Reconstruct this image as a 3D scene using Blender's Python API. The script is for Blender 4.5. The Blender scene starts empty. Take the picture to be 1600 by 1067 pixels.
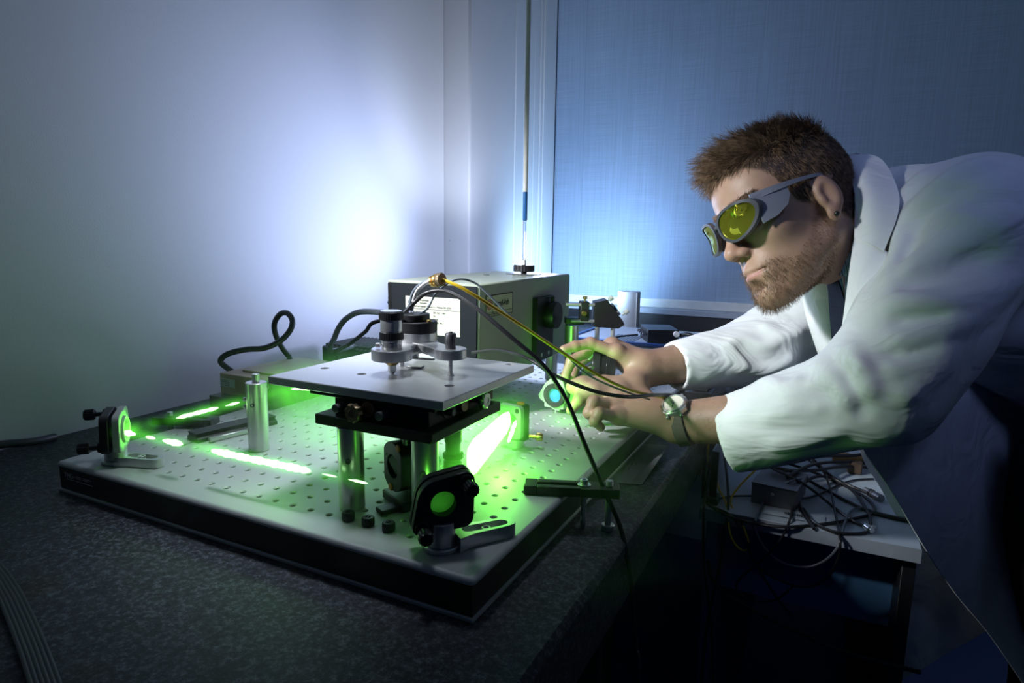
import bpy, bmesh, math, random
import numpy as np
from mathutils import Vector, Matrix

random.seed(4)
rng = np.random.default_rng(4)
SC = bpy.context.scene
COL = SC.collection
PI = math.pi
ZB = 0.89            # height of the perforated breadboard's top above the floor; plans below are measured from that board

# ------------------------------------------------------------------ camera
CAM_R = np.array([[0.8941364, 0.44755385, 0.01468474], [0.0, 0.0, 0.0], [-0.43984824, 0.88394745, -0.1586519]])
CAM_R[1] = np.cross(CAM_R[2], CAM_R[0])
CAM_C = np.array([0.68781701, -0.46722636, 0.28052346])
FOC = 995.0
cam_d = bpy.data.cameras.new('camera')
cam = bpy.data.objects.new('camera', cam_d)
COL.objects.link(cam)
cam_d.sensor_width = 36.0
cam_d.lens = FOC / 1600.0 * 36.0
cam_d.clip_start = 0.02
m3 = np.array([CAM_R[0], -CAM_R[1], -CAM_R[2]]).T
cam.matrix_world = Matrix([[*m3[0], CAM_C[0]], [*m3[1], CAM_C[1]], [*m3[2], CAM_C[2] + ZB], [0, 0, 0, 1]])
SC.camera = cam

# ------------------------------------------------------------------ world, lights, exposure
SC.view_settings.view_transform = 'Standard'
SC.view_settings.look = 'None'
SC.view_settings.gamma = 1.0
SC.view_settings.exposure = 0.0
SC.view_settings.use_curve_mapping = False
SC.cycles.max_bounces = 7
SC.cycles.diffuse_bounces = 3
SC.cycles.glossy_bounces = 4
SC.cycles.transparent_max_bounces = 12
SC.cycles.transmission_bounces = 6
SC.cycles.volume_bounces = 0
SC.cycles.volume_max_steps = 256
SC.cycles.caustics_reflective = False
SC.cycles.caustics_refractive = False
SC.cycles.sample_clamp_indirect = 4.0
world = bpy.data.worlds.new('dim_room_light')
SC.world = world
world.use_nodes = True
world.node_tree.nodes['Background'].inputs[0].default_value = (0.05, 0.15, 0.50, 1)
world.node_tree.nodes['Background'].inputs[1].default_value = 0.04

def light(name, kind, loc, energy, color, size=0.1, aim=None, spot=None, blend=0.6, size_y=None, spread=None):
    d = bpy.data.lights.new(name, kind)
    o = bpy.data.objects.new(name, d)
    COL.objects.link(o)
    o.location = (loc[0], loc[1], loc[2] + ZB)
    d.energy = energy
    d.color = color
    if kind == 'AREA':
        d.size = size
        if size_y:
            d.shape = 'RECTANGLE'
            d.size_y = size_y
        if spread:
            d.spread = spread
    else:
        d.shadow_soft_size = size
    if kind == 'SPOT':
        d.spot_size = spot
        d.spot_blend = blend
    if aim is not None:
        v = Vector(aim) - Vector(loc)
        o.rotation_euler = v.to_track_quat('-Z', 'Y').to_euler()
    return o

# flash lamps standing in the corner behind the monochromator: they light the wall and the blind; corner and pier get added fill
light('flash_to_blind', 'SPOT', (0.00, 1.50, 0.10), 17.0, (0.40, 0.64, 1.0), 0.06, (-0.22, 1.86, 0.28), 2.80, 1.0)
light('flash_to_wall', 'SPOT', (0.12, 0.96, 0.16), 23.0, (0.50, 0.60, 1.0), 0.05, (-0.40, 0.72, 0.36), 1.47, 1.0)
light('corner_fill', 'POINT', (0.02, 1.00, 0.25), 5.5, (0.56, 0.67, 1.0), 0.05)  # extra point light added to brighten the corner and pier
light('pier_fill', 'SPOT', (-0.06, 0.98, 0.24), 7.0, (0.72, 0.80, 1.0), 0.05, (-0.355, 1.24, 0.75), 1.5, 0.8)  # added spot that lifts the pier face
# snooted key lamp on the wall side of the bench, turned towards the man's hands
light('key_lamp', 'SPOT', (-0.222, -0.30, 0.62), 108.0, (0.92, 0.96, 1.0), 0.06, (0.72, 1.15, -0.16), 0.79, 1.0)
light('board_fill', 'SPOT', (0.10, 0.30, 1.10), 54.0, (0.80, 0.90, 1.0), 0.15, (0.14, 0.17, 0.0), 0.56, 1.0)  # unseen overhead fill added to brighten the board
light('blue_rim_fill', 'SPOT', (1.2, -0.5, 1.5), 32.0, (0.32, 0.44, 1.0), 0.25, (0.84, 0.54, 0.45), 0.36, 1.0)  # added blue fill on the coat's shoulder, no such lamp stands there
# green light given off where the laser beams cross the fog, and added fills
GREEN = (0.16, 1.0, 0.06)
light('beam_glow_wide', 'POINT', (0.347, 0.19, 0.032), 0.45, GREEN, 0.016)
light('hands_green_fill', 'SPOT', (0.36, 0.25, 0.035), 0.35, (0.36, 1.0, 0.36), 0.02, (0.52, 0.42, 0.065), 1.35, 1.0)  # added green-white spot brightening the hands and the sleeve's underside
light('fingers_green_fill', 'SPOT', (0.328, 0.365, 0.045), 1.3, GREEN, 0.02, (0.345, 0.50, 0.052), 1.75, 0.7)  # green spot added past the beam's end to tint mount and fingers
light('beam_glow_mirror', 'POINT', (0.3742, 0.0088, 0.0425), 0.012, GREEN, 0.003)
light('beam_glow_front', 'POINT', (0.16, 0.012, 0.045), 0.025, GREEN, 0.012)
light('beam_glow_side', 'SPOT', (-0.052, 0.026, 0.043), 0.28, GREEN, 0.006, (-0.084, -0.006, 0.042), 1.25, 0.35)
light('beam_glow_back', 'POINT', (0.10, 0.22, 0.03), 0.05, GREEN, 0.02)

# ------------------------------------------------------------------ helpers: places
def ray(px, py):
    return CAM_R.T @ np.array([(px - 800) / FOC, (py - 533.5) / FOC, 1.0])
def zp(px, py, z):
    d = ray(px, py); return CAM_C + d * ((z - CAM_C[2]) / d[2])
def xp(px, py, x):
    d = ray(px, py); return CAM_C + d * ((x - CAM_C[0]) / d[0])
def yp(px, py, y):
    d = ray(px, py); return CAM_C + d * ((y - CAM_C[1]) / d[1])
def dp(px, py, depth):
    return CAM_C + ray(px, py) * depth

# ------------------------------------------------------------------ helpers: materials
def new_mat(name):
    m = bpy.data.materials.new(name)
    m.use_nodes = True
    return m, m.node_tree.nodes, m.node_tree.links, m.node_tree.nodes['Principled BSDF']

def mat(name, col, rough=0.5, metal=0.0, var=0.12, scale=40.0, bump=0.0, bscale=None, spec=None, stretch=None, coat=0.0):
    m, N, L, P = new_mat(name)
    tc = N.new('ShaderNodeTexCoord')
    src = tc.outputs['Object']
    if stretch:
        mp = N.new('ShaderNodeMapping')
        mp.inputs['Scale'].default_value = stretch
        L.new(src, mp.inputs[0]); src = mp.outputs[0]
    nz = N.new('ShaderNodeTexNoise')
    nz.inputs['Scale'].default_value = scale
    nz.inputs['Detail'].default_value = 4
    L.new(src, nz.inputs['Vector'])
    mx = N.new('ShaderNodeMix'); mx.data_type = 'RGBA'
    mx.inputs[6].default_value = (*[c * (1 - var) for c in col], 1)
    mx.inputs[7].default_value = (*[min(1, c * (1 + var)) for c in col], 1)
    L.new(nz.outputs['Fac'], mx.inputs[0])
    L.new(mx.outputs[2], P.inputs['Base Color'])
    mr = N.new('ShaderNodeMapRange')
    mr.inputs[3].default_value = max(0.0, rough * 0.85)
    mr.inputs[4].default_value = min(1.0, rough * 1.15)
    L.new(nz.outputs['Fac'], mr.inputs[0])
    L.new(mr.outputs[0], P.inputs['Roughness'])
    P.inputs['Metallic'].default_value = metal
    if spec is not None:
        P.inputs['Specular IOR Level'].default_value = spec
    if coat:
        P.inputs['Coat Weight'].default_value = coat
    if bump:
        n2 = N.new('ShaderNodeTexNoise')
        n2.inputs['Scale'].default_value = bscale or scale * 3
        n2.inputs['Detail'].default_value = 3
        L.new(src, n2.inputs['Vector'])
        bp = N.new('ShaderNodeBump')
        bp.inputs['Strength'].default_value = bump
        bp.inputs['Distance'].default_value = 0.002
        L.new(n2.outputs['Fac'], bp.inputs['Height'])
        L.new(bp.outputs[0], P.inputs['Normal'])
    return m

M = {}
M['black'] = mat('black_anodised', (0.012, 0.012, 0.013), 0.42, 0.0, 0.2, 60, 0.05)
M['black_gloss'] = mat('black_plastic', (0.010, 0.010, 0.011), 0.3)
M['rubber'] = mat('black_cable_sheath', (0.012, 0.012, 0.014), 0.42)
M['grey_cable'] = mat('grey_cable_sheath', (0.12, 0.14, 0.17), 0.4)
M['dark_cable'] = mat('dark_grey_cable_sheath', (0.05, 0.055, 0.06), 0.45)
M['yellow'] = mat('yellow_fibre_sheath', (0.75, 0.50, 0.02), 0.4)
M['steel'] = mat('stainless_steel', (0.62, 0.62, 0.63), 0.3, 0.75, 0.08, 25)
M['chrome'] = mat('polished_steel', (0.75, 0.75, 0.76), 0.2, 0.75, 0.05, 25)
M['brushed'] = mat('brushed_aluminium', (0.66, 0.67, 0.69), 0.36, 0.55, 0.06, 6, 0.06, 30, stretch=(2, 60, 60))
M['alu'] = mat('milled_aluminium', (0.66, 0.66, 0.67), 0.32, 0.82, 0.08, 20, 0.05, 200)
M['brass'] = mat('brass', (0.70, 0.48, 0.16), 0.3, 1.0)
M['bronze'] = mat('bronze_knob', (0.33, 0.24, 0.15), 0.4, 0.9)
M['orange'] = mat('orange_plastic_plug', (0.85, 0.25, 0.02), 0.5)
M['blue_box'] = mat('blue_grey_enamel', (0.10, 0.19, 0.28), 0.45)
M['blue_trim'] = mat('blue_enamel', (0.03, 0.09, 0.30), 0.4)
M['rack_grey'] = mat('pale_grey_enamel', (0.40, 0.45, 0.52), 0.5)
M['beige'] = mat('beige_enamel', (0.55, 0.42, 0.26), 0.5)
M['paper'] = mat('cream_paper', (0.60, 0.61, 0.50), 0.7, 0, 0.05)
M['white_print'] = mat('white_print', (0.85, 0.85, 0.85), 0.6)
M['black_print'] = mat('black_print', (0.02, 0.02, 0.02), 0.6)
M['red_print'] = mat('red_print', (0.35, 0.06, 0.05), 0.6)
M['white_plastic'] = mat('white_plastic', (0.80, 0.80, 0.77), 0.45)
M['card'] = mat('grey_card', (0.20, 0.20, 0.22), 0.75)
M['teal'] = mat('teal_cloth', (0.01, 0.10, 0.11), 0.7, 0, 0.3, 60, 0.3)
M['desk'] = mat('grey_laminate', (0.38, 0.44, 0.50), 0.45, 0, 0.05, 30)
M['desk_edge'] = mat('laminate_edge', (0.30, 0.33, 0.38), 0.5)
M['panel_blue'] = mat('blue_panel', (0.06, 0.16, 0.30), 0.6)
M['floor'] = mat('blue_vinyl', (0.03, 0.09, 0.30), 0.6)
M['ceiling'] = mat('white_ceiling', (0.6, 0.62, 0.65), 0.9)
M['trouser'] = mat('black_trousers', (0.006, 0.006, 0.008), 0.8, 0, 0.2, 80, 0.2)
M['gunmetal'] = mat('grey_enamelled_sheet', (0.20, 0.20, 0.21), 0.42, 0.6)

def wall_mat(name, col, grain=450):
    m, N, L, P = new_mat(name)
    tc = N.new('ShaderNodeTexCoord')
    nz = N.new('ShaderNodeTexNoise'); nz.inputs['Scale'].default_value = 2.2; nz.inputs['Detail'].default_value = 5
    L.new(tc.outputs['Object'], nz.inputs['Vector'])
    mx = N.new('ShaderNodeMix'); mx.data_type = 'RGBA'
    mx.inputs[6].default_value = (*[c * 0.96 for c in col], 1); mx.inputs[7].default_value = (*[min(1, c * 1.04) for c in col], 1)
    L.new(nz.outputs['Fac'], mx.inputs[0])
    vo = N.new('ShaderNodeTexVoronoi'); vo.inputs['Scale'].default_value = 5.5
    L.new(tc.outputs['Object'], vo.inputs['Vector'])
    cr = N.new('ShaderNodeValToRGB')
    cr.color_ramp.elements[0].position = 0.012; cr.color_ramp.elements[0].color = (0.72, 0.72, 0.74, 1)
    cr.color_ramp.elements[1].position = 0.018; cr.color_ramp.elements[1].color = (1, 1, 1, 1)
    L.new(vo.outputs['Distance'], cr.inputs[0])
    mu = N.new('ShaderNodeMix'); mu.data_type = 'RGBA'; mu.blend_type = 'MULTIPLY'; mu.inputs[0].default_value = 1
    L.new(mx.outputs[2], mu.inputs[6]); L.new(cr.outputs[0], mu.inputs[7])
    L.new(mu.outputs[2], P.inputs['Base Color'])
    P.inputs['Roughness'].default_value = 0.75
    n2 = N.new('ShaderNodeTexNoise'); n2.inputs['Scale'].default_value = grain; n2.inputs['Detail'].default_value = 3
    L.new(tc.outputs['Object'], n2.inputs['Vector'])
    bp = N.new('ShaderNodeBump'); bp.inputs['Strength'].default_value = 0.12; bp.inputs['Distance'].default_value = 0.002
    L.new(n2.outputs['Fac'], bp.inputs['Height']); L.new(bp.outputs[0], P.inputs['Normal'])
    return m
M['wall'] = wall_mat('painted_plaster', (0.74, 0.74, 0.74))
M['upvc'] = wall_mat('white_window_profile', (0.78, 0.78, 0.78), 80)

def granite_mat():
    m, N, L, P = new_mat('speckled_granite')
    tc = N.new('ShaderNodeTexCoord')
    n1 = N.new('ShaderNodeTexNoise'); n1.inputs['Scale'].default_value = 210; n1.inputs['Detail'].default_value = 6; n1.inputs['Roughness'].default_value = 0.75
    L.new(tc.outputs['Object'], n1.inputs['Vector'])
    cr = N.new('ShaderNodeValToRGB')
    e = cr.color_ramp.elements
    e[0].position = 0.36; e[0].color = (0.010, 0.012, 0.016, 1)
    e[1].position = 0.66; e[1].color = (0.16, 0.18, 0.22, 1)
    x = e.new(0.5); x.color = (0.034, 0.040, 0.050, 1)
    L.new(n1.outputs['Fac'], cr.inputs[0])
    n2 = N.new('ShaderNodeTexNoise'); n2.inputs['Scale'].default_value = 16; n2.inputs['Detail'].default_value = 3
    L.new(tc.outputs['Object'], n2.inputs['Vector'])
    c2 = N.new('ShaderNodeValToRGB')
    c2.color_ramp.elements[0].position = 0.62; c2.color_ramp.elements[0].color = (1, 1, 1, 1)
    c2.color_ramp.elements[1].position = 0.75; c2.color_ramp.elements[1].color = (0.75, 0.5, 0.32, 1)
    L.new(n2.outputs['Fac'], c2.inputs[0])
    mu = N.new('ShaderNodeMix'); mu.data_type = 'RGBA'; mu.blend_type = 'MULTIPLY'; mu.inputs[0].default_value = 0.8
    L.new(cr.outputs[0], mu.inputs[6]); L.new(c2.outputs[0], mu.inputs[7])
    L.new(mu.outputs[2], P.inputs['Base Color'])
    P.inputs['Roughness'].default_value = 0.55
    bp = N.new('ShaderNodeBump'); bp.inputs['Strength'].default_value = 0.25; bp.inputs['Distance'].default_value = 0.001
    L.new(n1.outputs['Fac'], bp.inputs['Height']); L.new(bp.outputs[0], P.inputs['Normal'])
    return m
M['granite'] = granite_mat()

def weave_mat(name, col, var=0.2, fx=160.0, fz=210.0, trans=0.0):
    m, N, L, P = new_mat(name)
    tc = N.new('ShaderNodeTexCoord')
    outs = []
    for sc in ((6, 6, fz * 3), (fx * 3, fx * 3, 5)):
        mp = N.new('ShaderNodeMapping'); mp.inputs['Scale'].default_value = sc
        L.new(tc.outputs['Object'], mp.inputs[0])
        nz = N.new('ShaderNodeTexNoise'); nz.inputs['Scale'].default_value = 1.0; nz.inputs['Detail'].default_value = 2
        L.new(mp.outputs[0], nz.inputs['Vector']); outs.append(nz.outputs['Fac'])
    ad = N.new('ShaderNodeMath'); ad.operation = 'ADD'
    L.new(outs[0], ad.inputs[0]); L.new(outs[1], ad.inputs[1])
    mr = N.new('ShaderNodeMapRange'); mr.inputs[1].default_value = 0.7; mr.inputs[2].default_value = 1.3
    L.new(ad.outputs[0], mr.inputs[0])
    mx = N.new('ShaderNodeMix'); mx.data_type = 'RGBA'
    mx.inputs[6].default_value = (*[c * (1 - var) for c in col], 1); mx.inputs[7].default_value = (*[min(1, c * (1 + var)) for c in col], 1)
    L.new(mr.outputs[0], mx.inputs[0]); L.new(mx.outputs[2], P.inputs['Base Color'])
    P.inputs['Roughness'].default_value = 0.85
    return m
M['blind'] = weave_mat('blue_roller_blind_cloth', (0.40, 0.50, 0.64), 0.14)

# ------------------------------------------------------------------ helpers: meshes
def rotz(a):
    return Matrix.Rotation(a, 4, 'Z')
def frame_from(axis):
    a = Vector(axis).normalized()
    t = Vector((0, 0, 1)) if abs(a.z) < 0.95 else Vector((1, 0, 0))
    u = t.cross(a).normalized(); v = a.cross(u)
    return u, v, a

class MB:
    def __init__(s):
        s.v = []; s.f = []; s.tx = None
    def _add(s, vs, fs):
        o = len(s.v)
        if s.tx is not None:
            vs = [tuple(s.tx @ Vector(p)) for p in vs]
        s.v += [tuple(p) for p in vs]
        s.f += [tuple(i + o for i in f) for f in fs]
        return s
    def box(s, c, size, bev=0.0008, rot=None):
        hx, hy, hz = [d / 2 for d in size]
        b = min(bev, hx * 0.49, hy * 0.49, hz * 0.49)
        vs = []; idx = {}
        for sx in (-1, 1):
            for sy in (-1, 1):
                for sz in (-1, 1):
                    for k in range(3):
                        p = [sx * (hx - b), sy * (hy - b), sz * (hz - b)]
                        p[k] = (sx * hx, sy * hy, sz * hz)[k]
                        idx[(sx, sy, sz, k)] = len(vs); vs.append(p)
        fs = []
        def quad(ids, nrm):
            a = [Vector(vs[i]) for i in ids]
            n = (a[1] - a[0]).cross(a[2] - a[0])
            fs.append(ids if n.dot(Vector(nrm)) > 0 else ids[::-1])
        for k in range(3):
            a, c2 = [(1, 2), (0, 2), (0, 1)][k]
            for sg in (-1, 1):
                ids = []
                for (p, q) in ((-1, -1), (1, -1), (1, 1), (-1, 1)):
                    t = [0, 0, 0]; t[k] = sg; t[a] = p; t[c2] = q
                    ids.append(idx[(*t, k)])
                n = [0, 0, 0]; n[k] = sg
                quad(ids, n)
            for p in (-1, 1):
                for q in (-1, 1):
                    ids = []
                    for (sg, kk) in ((-1, a), (1, a), (1, c2), (-1, c2)):
                        t = [0, 0, 0]; t[k] = sg; t[a] = p; t[c2] = q
                        ids.append(idx[(*t, kk)])
                    n = [0, 0, 0]; n[a] = p; n[c2] = q
                    quad(ids, n)
        for sx in (-1, 1):
            for sy in (-1, 1):
                for sz in (-1, 1):
                    quad([idx[(sx, sy, sz, k)] for k in range(3)], (sx, sy, sz))
        R = rot if rot is not None else Matrix.Identity(4)
        vs = [R @ Vector(p) + Vector(c) for p in vs]
        return s._add(vs, fs)
    def lathe(s, p0, axis, prof, n=28, teeth=0, td=0.0):
        """revolve (radius, distance along axis) pairs; radius 0 at an end closes it; teeth: knurl on the outer radii"""
        u, v, a = frame_from(axis); p0 = Vector(p0)
        vs = []; fs = []; rings = []
        for (r, t) in prof:
            if r <= 1e-7:
                rings.append([len(vs)]); vs.append(p0 + a * t)
            else:
                ring = []
                for i in range(n):
                    an = 2 * PI * i / n
                    rr = r * (1 - td * (i % 2)) if teeth else r
                    ring.append(len(vs)); vs.append(p0 + a * t + (u * math.cos(an) + v * math.sin(an)) * rr)
                rings.append(ring)
        for A, B in zip(rings[:-1], rings[1:]):
            if len(A) == 1 and len(B) == 1: continue
            for i in range(n):
                j = (i + 1) % n
                if len(A) == 1: fs.append((A[0], B[j], B[i]))
                elif len(B) == 1: fs.append((A[i], A[j], B[0]))
                else: fs.append((A[i], A[j], B[j], B[i]))
        return s._add(vs, fs)
    def cyl(s, p0, p1, r, r1=None, n=28, bev=0.0006, teeth=0, td=0.0):
        ax = Vector(p1) - Vector(p0); h = ax.length; r1 = r if r1 is None else r1
        b = min(bev, r * 0.4, h * 0.4, max(r1, 1e-6) * 0.4)
        return s.lathe(p0, ax, [(0, 0), (r - b, 0), (r, b), (r1, h - b), (r1 - b, h), (0, h)], n, teeth, td)
    def ring(s, p0, p1, ro, ri, n=32, bev=0.0005):
        ax = Vector(p1) - Vector(p0); h = ax.length; b = bev
        return s.lathe(p0, ax, [(ri, b), (ri + b, 0), (ro - b, 0), (ro, b), (ro, h - b), (ro - b, h), (ri + b, h), (ri, h - b), (ri, b)], n)
    def ball(s, c, r, n=20, squash=(1, 1, 1)):
        k = max(6, n // 2); vs = [(0, 0, -1)]; fs = []
        for i in range(1, k):
            th = PI * i / k
            for j in range(n):
                a = 2 * PI * j / n
                vs.append((math.sin(th) * math.cos(a), math.sin(th) * math.sin(a), -math.cos(th)))
        vs.append((0, 0, 1))
        for j in range(n):
            fs.append((0, 1 + (j + 1) % n, 1 + j))
            for i in range(k - 2):
                a = 1 + i * n + j; b = 1 + i * n + (j + 1) % n
                fs.append((a, b, b + n, a + n))
            fs.append((1 + (k - 2) * n + j, 1 + (k - 2) * n + (j + 1) % n, len(vs) - 1))
        return s._add([(c[0] + p[0] * r * squash[0], c[1] + p[1] * r * squash[1], c[2] + p[2] * r * squash[2]) for p in vs], fs)
    def prism(s, poly, z0, z1, bev=0.0006):
        """polygon (x, y) counter-clockwise, extruded z0..z1 with a small chamfer on both rims"""
        n = len(poly); P = [Vector((p[0], p[1])) for p in poly]
        ins = []
        for i in range(n):
            e1 = (P[i] - P[i - 1]).normalized(); e2 = (P[(i + 1) % n] - P[i]).normalized()
            nn = Vector((-(e1.y + e2.y), e1.x + e2.x))
            nn = nn.normalized() if nn.length > 1e-6 else Vector((-e1.y, e1.x))
            ins.append(P[i] + nn * bev)
        vs = [(p.x, p.y, z0) for p in ins] + [(p.x, p.y, z0 + bev) for p in P] + [(p.x, p.y, z1 - bev) for p in P] + [(p.x, p.y, z1) for p in ins]
        fs = [tuple(range(n))[::-1], tuple(range(3 * n, 4 * n))]
        for k in range(3):
            for i in range(n):
                j = (i + 1) % n
                fs.append((k * n + i, k * n + j, (k + 1) * n + j, (k + 1) * n + i))
        return s._add(vs, fs)
    def plate_hole(s, rad, ri, z0, z1, n=64, c=(0, 0), bev=0.0006):
        """plate with a round bore: outer outline rad(angle), inner circle ri, extruded along z"""
        vs = []; fs = []
        an = [2 * PI * i / n for i in range(n)]
        loops = []
        for (kind, z, off) in (('i', z0, bev), ('o', z0, -bev), ('o', z0 + bev, 0), ('o', z1 - bev, 0), ('o', z1, -bev), ('i', z1, bev), ('i', z1 - bev, 0), ('i', z0 + bev, 0)):
            lp = []
            for a in an:
                r = (rad(a) if kind == 'o' else ri) + off
                lp.append(len(vs)); vs.append((c[0] + r * math.cos(a), c[1] + r * math.sin(a), z))
            loops.append(lp)
        for k in range(8):
            A = loops[k]; B = loops[(k + 1) % 8]
            for i in range(n):
                j = (i + 1) % n
                fs.append((A[i], A[j], B[j], B[i])[::-1])
        return s._add(vs, fs)
    def tube(s, pts, r, n=10, sub=8, taper=None, cap=True):
        P = spline(pts, sub) if sub else [Vector(p) for p in pts]
        vs = []; fs = []; k = len(P)
        t = (P[1] - P[0]).normalized()
        u = t.orthogonal().normalized()
        for i in range(k):
            t2 = (P[min(i + 1, k - 1)] - P[max(i - 1, 0)]).normalized()
            u = (u - t2 * u.dot(t2)).normalized(); v = t2.cross(u)
            rr = r if taper is None else r * (taper[0] + (taper[1] - taper[0]) * i / (k - 1))
            for j in range(n):
                a = 2 * PI * j / n
                vs.append(P[i] + (u * math.cos(a) + v * math.sin(a)) * rr)
        for i in range(k - 1):
            for j in range(n):
                a = i * n + j; b = i * n + (j + 1) % n
                fs.append((a, b, b + n, a + n))
        if cap:
            fs.append(tuple(range(n))[::-1]); fs.append(tuple(range((k - 1) * n, k * n)))
        return s._add(vs, fs)
    def grid(s, rows, thick=0.0, closed=False):
        """rows: list of equal-length point lists; optional thickness pushed to the back"""
        a = np.array(rows, float); m, n = a.shape[:2]
        du = np.gradient(a, axis=1); dv = np.gradient(a, axis=0)
        nr = np.cross(du, dv); nr /= np.linalg.norm(nr, axis=2, keepdims=True) + 1e-12
        vs = [tuple(p) for p in a.reshape(-1, 3)]
        fs = [(i * n + j, i * n + j + 1, (i + 1) * n + j + 1, (i + 1) * n + j) for i in range(m - 1) for j in range(n - 1)]
        if thick:
            b = a - nr * thick; o = m * n
            vs += [tuple(p) for p in b.reshape(-1, 3)]
            fs += [(o + i * n + j, o + (i + 1) * n + j, o + (i + 1) * n + j + 1, o + i * n + j + 1) for i in range(m - 1) for j in range(n - 1)]
            for j in range(n - 1):
                fs.append((j + 1, j, o + j, o + j + 1)); q = (m - 1) * n
                fs.append((q + j, q + j + 1, o + q + j + 1, o + q + j))
            for i in range(m - 1):
                fs.append((i * n, (i + 1) * n, o + (i + 1) * n, o + i * n)); q = n - 1
                fs.append(((i + 1) * n + q, i * n + q, o + i * n + q, o + (i + 1) * n + q))
        return s._add(vs, fs)
    def mesh(s, name, material, sharp=38):
        me = bpy.data.meshes.new(name)
        me.from_pydata(s.v, [], s.f)
        me.materials.append(material)
        me.polygons.foreach_set('use_smooth', [True] * len(me.polygons))
        me.update()
        if sharp:
            me.set_sharp_from_angle(angle=math.radians(sharp))
        return me

def spline(pts, sub):
    P = [Vector(p) for p in pts]
    P = [P[0] * 2 - P[1]] + P + [P[-1] * 2 - P[-2]]
    out = []
    for i in range(1, len(P) - 2):
        for k in range(sub):
            t = k / sub
            a, b, c, d = P[i - 1], P[i], P[i + 1], P[i + 2]
            out.append(0.5 * ((2 * b) + (c - a) * t + (2 * a - 5 * b + 4 * c - d) * t * t + (3 * b - a - 3 * c + d) * t ** 3))
    out.append(P[-2])
    return out

def thing(name, label, cat, loc=(0, 0, 0), rz=0.0, group=None):
    o = bpy.data.objects.new(name, None)
    o.empty_display_size = 0.02
    COL.objects.link(o)
    o.location = (loc[0], loc[1], loc[2] + ZB)
    o.rotation_euler = (0, 0, rz)
    o['label'] = label; o['category'] = cat; o['kind'] = 'thing'
    if group: o['group'] = group
    return o
def part(name, mb, m, parent, label=None, sharp=38, local=False):
    """a part; its mesh is given in board measures unless local (then in the thing's own axes)"""
    if not local:
        t = parent
        while t.parent is not None: t = t.parent
        l = t.location
        mb.v = [(p[0] - l.x, p[1] - l.y, p[2] + ZB - l.z) for p in mb.v]
    o = bpy.data.objects.new(name, mb.mesh(name, m, sharp))
    COL.objects.link(o)
    o.parent = parent
    if label: o['label'] = label
    return o
def solo(name, mb, m, label, cat, group=None, sharp=38):
    """a thing that is one mesh, built in board measures"""
    o = bpy.data.objects.new(name, mb.mesh(name, m, sharp))
    COL.objects.link(o)
    o.location = (0, 0, ZB)
    o['label'] = label; o['category'] = cat; o['kind'] = 'thing'
    if group: o['group'] = group
    return o
def struct(name, mb, m, parent=None, label=None):
    o = bpy.data.objects.new(name, mb.mesh(name, m))
    COL.objects.link(o)
    if parent is None:
        o.location = (0, 0, ZB); o['kind'] = 'structure'
        if label: o['label'] = label
    else:
        o.parent = parent
    return o
def text(body, size, m, parent, loc, xdir, updir, name='lettering', align='LEFT', squeeze=1.0):
    c = bpy.data.curves.new(name, 'FONT')
    c.body = body; c.size = size; c.align_x = align; c.extrude = 0.00008; c.offset = size * 0.018
    c.materials.append(m)
    o = bpy.data.objects.new(name, c)
    COL.objects.link(o)
    x = Vector(xdir).normalized(); y = Vector(updir); y = (y - x * y.dot(x)).normalized(); z = x.cross(y)
    o.matrix_local = Matrix([[x.x * squeeze, y.x, z.x, loc[0]], [x.y * squeeze, y.y, z.y, loc[1]], [x.z * squeeze, y.z, z.z, loc[2]], [0, 0, 0, 1]])
    o.parent = parent
    bpy.context.view_layer.update()
    me = bpy.data.meshes.new_from_object(o); mw = o.matrix_local.copy()
    bpy.data.objects.remove(o); bpy.data.curves.remove(c)
    o = bpy.data.objects.new(name, me); COL.objects.link(o); o.parent = parent; o.matrix_local = mw
    return o
def dup(o, parent=None, **kw):
    c = o.copy(); COL.objects.link(c)
    if parent is not None: c.parent = parent
    for k, v in kw.items(): c[k] = v
    for ch in list(o.children): dup(ch, c)
    return c

# =================================================================== the setting
FL, CE = -ZB, 1.75
struct('floor', MB().box((0.6, 0.4, FL - 0.05), (5.0, 5.0, 0.1)), M['floor'])
struct('ceiling', MB().box((0.6, 0.4, CE + 0.05), (5.0, 5.0, 0.1)), M['ceiling'])
struct('wall_left', MB().box((-0.50, -0.38, (FL + CE) / 2), (0.2, 3.235, CE - FL), 0.004), M['wall'])
struct('trim_1', MB().box((-0.4555, 1.3885, (FL + CE) / 2), (0.289, 0.303, CE - FL), 0.006), M['wall'], label='plaster pier where the long wall meets the window')
struct('wall_right', MB().box((2.65, 0.4, (FL + CE) / 2), (0.2, 3.6, CE - FL), 0.004), M['wall'])
struct('wall_back', MB().box((0.95, 2.10, (FL - 0.06) / 2), (3.2, 0.2, -0.06 - FL)), M['wall'], label='low wall under the window')
struct('wall_back_upper', MB().box((0.95, 2.10, CE - 0.05), (3.2, 0.2, 0.1)), M['wall'], label='lintel over the window')
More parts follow.
